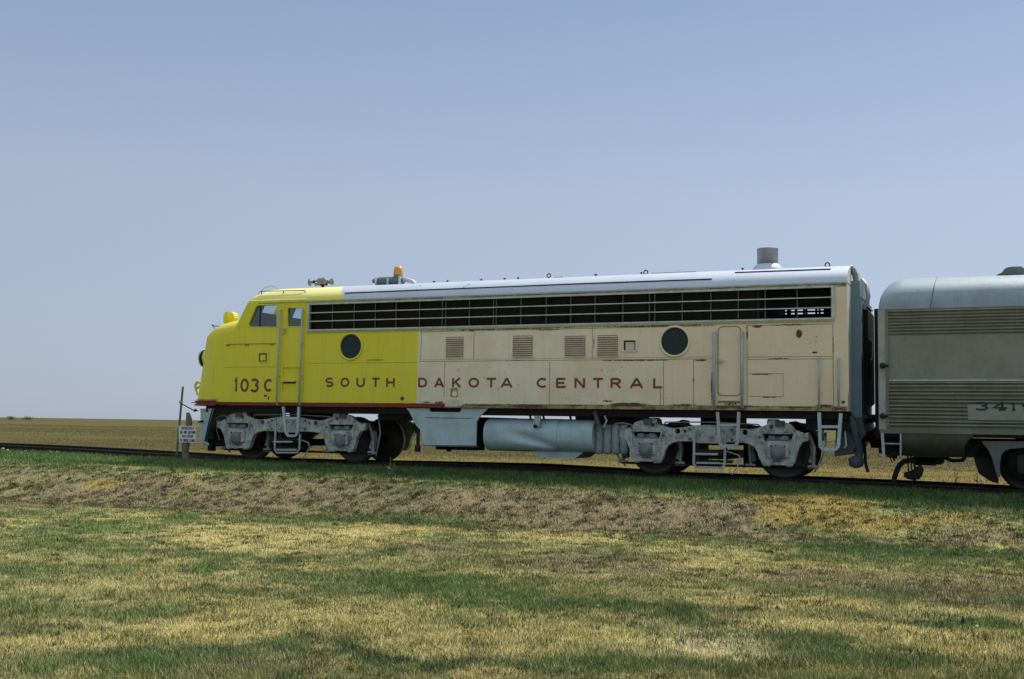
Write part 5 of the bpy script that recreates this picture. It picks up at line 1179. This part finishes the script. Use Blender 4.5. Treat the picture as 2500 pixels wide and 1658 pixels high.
for k in range(96):
    o = t0 if k == 0 else t0.copy()
    if k: COL.objects.link(o); o.matrix_parent_inverse = inv
    x_ = -43+k*.54+random.uniform(-.03, .03); o.location = (x_, random.uniform(-.05, .05)-.15*(x_ < -18), float(rail_z(x_))); o.rotation_euler = (0, 0, random.uniform(-.03, .03))

# ================================================================ small things beside the track
SG = tag(empty('warning_sign', tuple(at(451, 1120, -1.9))), 'white warning notice nailed to a short weathered wooden stump at the nose of the locomotive', 'sign')
YS = -2.0
q = [(447, 1122), (446.5, 1105), (445.5, 1090), (446, 1080), (450, 1060), (455, 1040), (457.2, 1006), (460, 1009), (465, 1022), (466, 1032), (463, 1046), (461, 1066), (460, 1085), (458, 1092), (457, 1105), (460.5, 1122)]
pp = [(p_.x, p_.z) for p_ in [at(a, b, YS) for a, b in q]]
so = MB().prism(pp, YS-.05, YS+.07).build('stump_post', TIMBER, SG, .015)
a, b, c, d = at(437, 1039, YS-.06), at(479.5, 1040, YS-.06), at(480, 1081.5, YS-.06), at(437.5, 1080, YS-.06)
sp2 = MB().prism([(a.x, a.z), (b.x, b.z), (c.x, c.z), (d.x, d.z)], YS-.075, YS-.06).build('sign_panel', WHITE, SG)
lines = [('ABSOLUTELY', 443, 474), ('NO ONE BEYOND', 440, 477), ('THIS POINT', 444, 472), ('TV SURVEILLANCE', 439.5, 477.5)]
for i, (tx, l, r_) in enumerate(lines):
    y1 = 1042+i*9.9; top_, bot_ = at(l, y1, YS-.08), at(l, y1+6.4, YS-.08); xr = at(r_, y1, YS-.08).x; adv = (xr-top_.x)/len(tx); mb = MB()
    for k, ch in enumerate(tx):
        if ch != ' ': glyph(mb, ch, Vector((top_.x+k*adv+adv*.12, YS-.0765, bot_.z)), UX, UZ, NY, adv*.72, top_.z-bot_.z, .012)
        if ch != ' ': mb.build('sign_character', INK, sp2); mb = MB()
for py in (1040, 1080): p_ = at(458, py, YS-.077); MB().lathe([(.012, -.006), (.012, 0)], p_, 'y', 8).build('sign_nail', STEEL_R, sp2)
GP = tag(empty('fence_post', tuple(at(431, 1108, -1.3))), 'leaning green and white steel fence post beside the wooden stump', 'post')
MB().tube([at(431, 1112, -1.3), at(446.5, 944, -1.3)], .028, 6).build('post_shaft', GREENP, GP)
MB().tube([at(439.5, 980, -1.32), at(443, 984, -1.32)], .04, 6).build('post_clamp', RAILING, GP)
RD = MB().tube([at(441.5, 985, -1.3), at(471, 1001, -1.25), at(484, 1003, -1.2)], .014, 6).tube([at(473, 1003, -1.25), at(480, 1001, -1.22)], .035, 6).build('tie_bar', STEEL_R)
tag(RD, 'thin dark metal bar from the green post to the nose of the locomotive', 'bar')
cb = ground_hit(494, 1124)
cbo = MB().box(cb[0]-.42, cb[0]+.45, -1.75, -1.25, -.3, .02).build('concrete_block', CONC, None, .03); tag(cbo, 'low grey concrete block lying in the grass below the front of the locomotive', 'block')
# weeds
LEAF = worn('weed_leaf', (.075, .14, .035), (.12, .16, .05), .7, 0, .6, 9, False); LEAFD = worn('dry_weed', (.10, .085, .04), (.16, .13, .06), .8, 0, .6, 9, False)
def weed(px, py, h, label, mat, n=26, spread=.5):
    gx, gy, gz = ground_hit(px, py) if not isinstance(px, tuple) else px
    o = tag(empty('weed', (gx, gy, gz)), label, 'weed', None); st = MB(); lf = MB()
    for s_ in range(3):
        a = random.uniform(0, 6.28); tip = Vector((gx+math.cos(a)*h*.25*s_*.5, gy+math.sin(a)*h*.2, gz+h*(1-.2*s_)))
        st.tube([(gx, gy, gz-.02), ((gx+tip.x)/2, (gy+tip.y)/2, gz+h*.55), tip], .006, 5)
        for k in range(n//3):
            t = random.uniform(.15, 1); c = Vector((gx, gy, gz)).lerp(tip, t); a = random.uniform(0, 6.28); L = h*spread*random.uniform(.3, .6)*(1.15-t*.7)
            d = Vector((math.cos(a), math.sin(a), random.uniform(-.1, .8))).normalized()*L; s = Vector((-d.y, d.x, 0)).normalized()*L*.16
            lf.add([c, c+d*.5+s, c+d, c+d*.5-s], [(0, 1, 2, 3)])
    st.build('stem', mat, o); lf.build('leaves', mat, o, fix=False); return o
weed(955, 1176, .45, 'green weed growing at the edge of the shade below the car side', LEAF)
weed(1062, 1196, .22, 'low green weed at the edge of the shade below the fuel tank', LEAF)
weed((at(2332, 1183, 1.6).x, 1.6, -.2), 0, .42, 'dark spindly weed behind the rails under the coach skirt', LEAFD)
weed((at(2386, 1186, 1.6).x, 1.6, -.22), 0, .36, 'dark bushy weed behind the rails near the coach truck', LEAFD, 34, .9)
weed(1862, 1172, .14, 'small weed beside the rear wheel of the locomotive', LEAFD)
weed(2350, 1525, .07, 'round dark green tuft in the right of the lawn', LEAF, 90, 1.6); weed(1897, 1492, .05, 'small dark green tuft in the pale lawn right of the middle', LEAF, 60, 1.6)
weed(1520, 1283, .10, 'little bluish green tuft at the foot of the bank', LEAF, 36, 1.2)
# marker stakes and bushes far out on the prairie
for (px, py, lab) in ((57, 1060, 'thin pale stake in the prairie, leftmost of the two'), (357, 1072, 'thin pale stake in the prairie left of the warning notice')):
    p_ = at(px, py, 24); o = MB().tube([(p_.x, 24, -.65), (p_.x+.03, 24, p_.z+.2)], .010, 6).lathe([(.016, 0), (.016, .06)], (p_.x+.03, 24, p_.z+.15), 'z', 6).build('marker_stake', TIMBER); tag(o, lab, 'stake', 'stakes in the prairie')
for (px, w_, lab) in ((26, 3.5, 'small dark bush on the far left skyline'), (67, 5, 'wider low bush on the left skyline')):
    Yb = 420; p_ = at(px, 1018, Yb); o = tag(empty('skyline_bush', (p_.x, Yb, -.6)), lab, 'bush', 'bushes on the skyline'); mb = MB(); mb2 = MB().tube([(p_.x, Yb, -1), (p_.x, Yb, 1)], .2, 6)
    for k in range(260):
        c = Vector((p_.x+random.gauss(0, w_*.28), Yb+random.gauss(0, 1), random.uniform(-.4, 1.7)*random.uniform(.4, 1))); d = Vector([random.uniform(-.35, .35) for _ in range(3)]); e = Vector([random.uniform(-.35, .35) for _ in range(3)]); mb.add([c-d, c+e, c+d], [(0, 1, 2)])
    mb.build('foliage', LEAFD, o, fix=False); mb2.build('stem', TIMBER, o)
# stones and scraps of white in the grass
mb = MB()
for (px, py) in [(47, 1119), (164, 1116), (113, 1126), (271, 1139), (429, 1149), (476, 1145), (583, 1148), (590, 1160), (549, 1179), (262, 1234), (489, 1304), (916, 1297), (1460, 1487), (1527, 1245), (2205, 1267), (2286, 1270), (2465, 1244), (2462, 1253), (1839, 1572), (2385, 1537), (988, 1336), (1300, 1200), (1010, 1190)]+[(random.uniform(1500, 1860), random.uniform(1215, 1290)) for _ in range(46)]+[(random.uniform(0, 330), random.uniform(1098, 1106)) for _ in range(40)]:
    gx, gy, gz = ground_hit(px, py); r_ = random.uniform(.009, .018)*(3.2 if (px < 330 and 1097 < py < 1107) else 1)
    for ring in (0,): mb.lathe([(r_*.6, 0), (r_, r_*.5), (r_*.5, r_*1.1)], (gx, gy, gz+.012), 'z', 6)
so = mb.build('pebbles', worn('pale_stone', (.55, .52, .45), (.35, .32, .26), .8, 0, .6, 40, False)); tag(so, 'scattered pale pebbles and white scraps in the grass', 'pebbles', None, 'stuff')
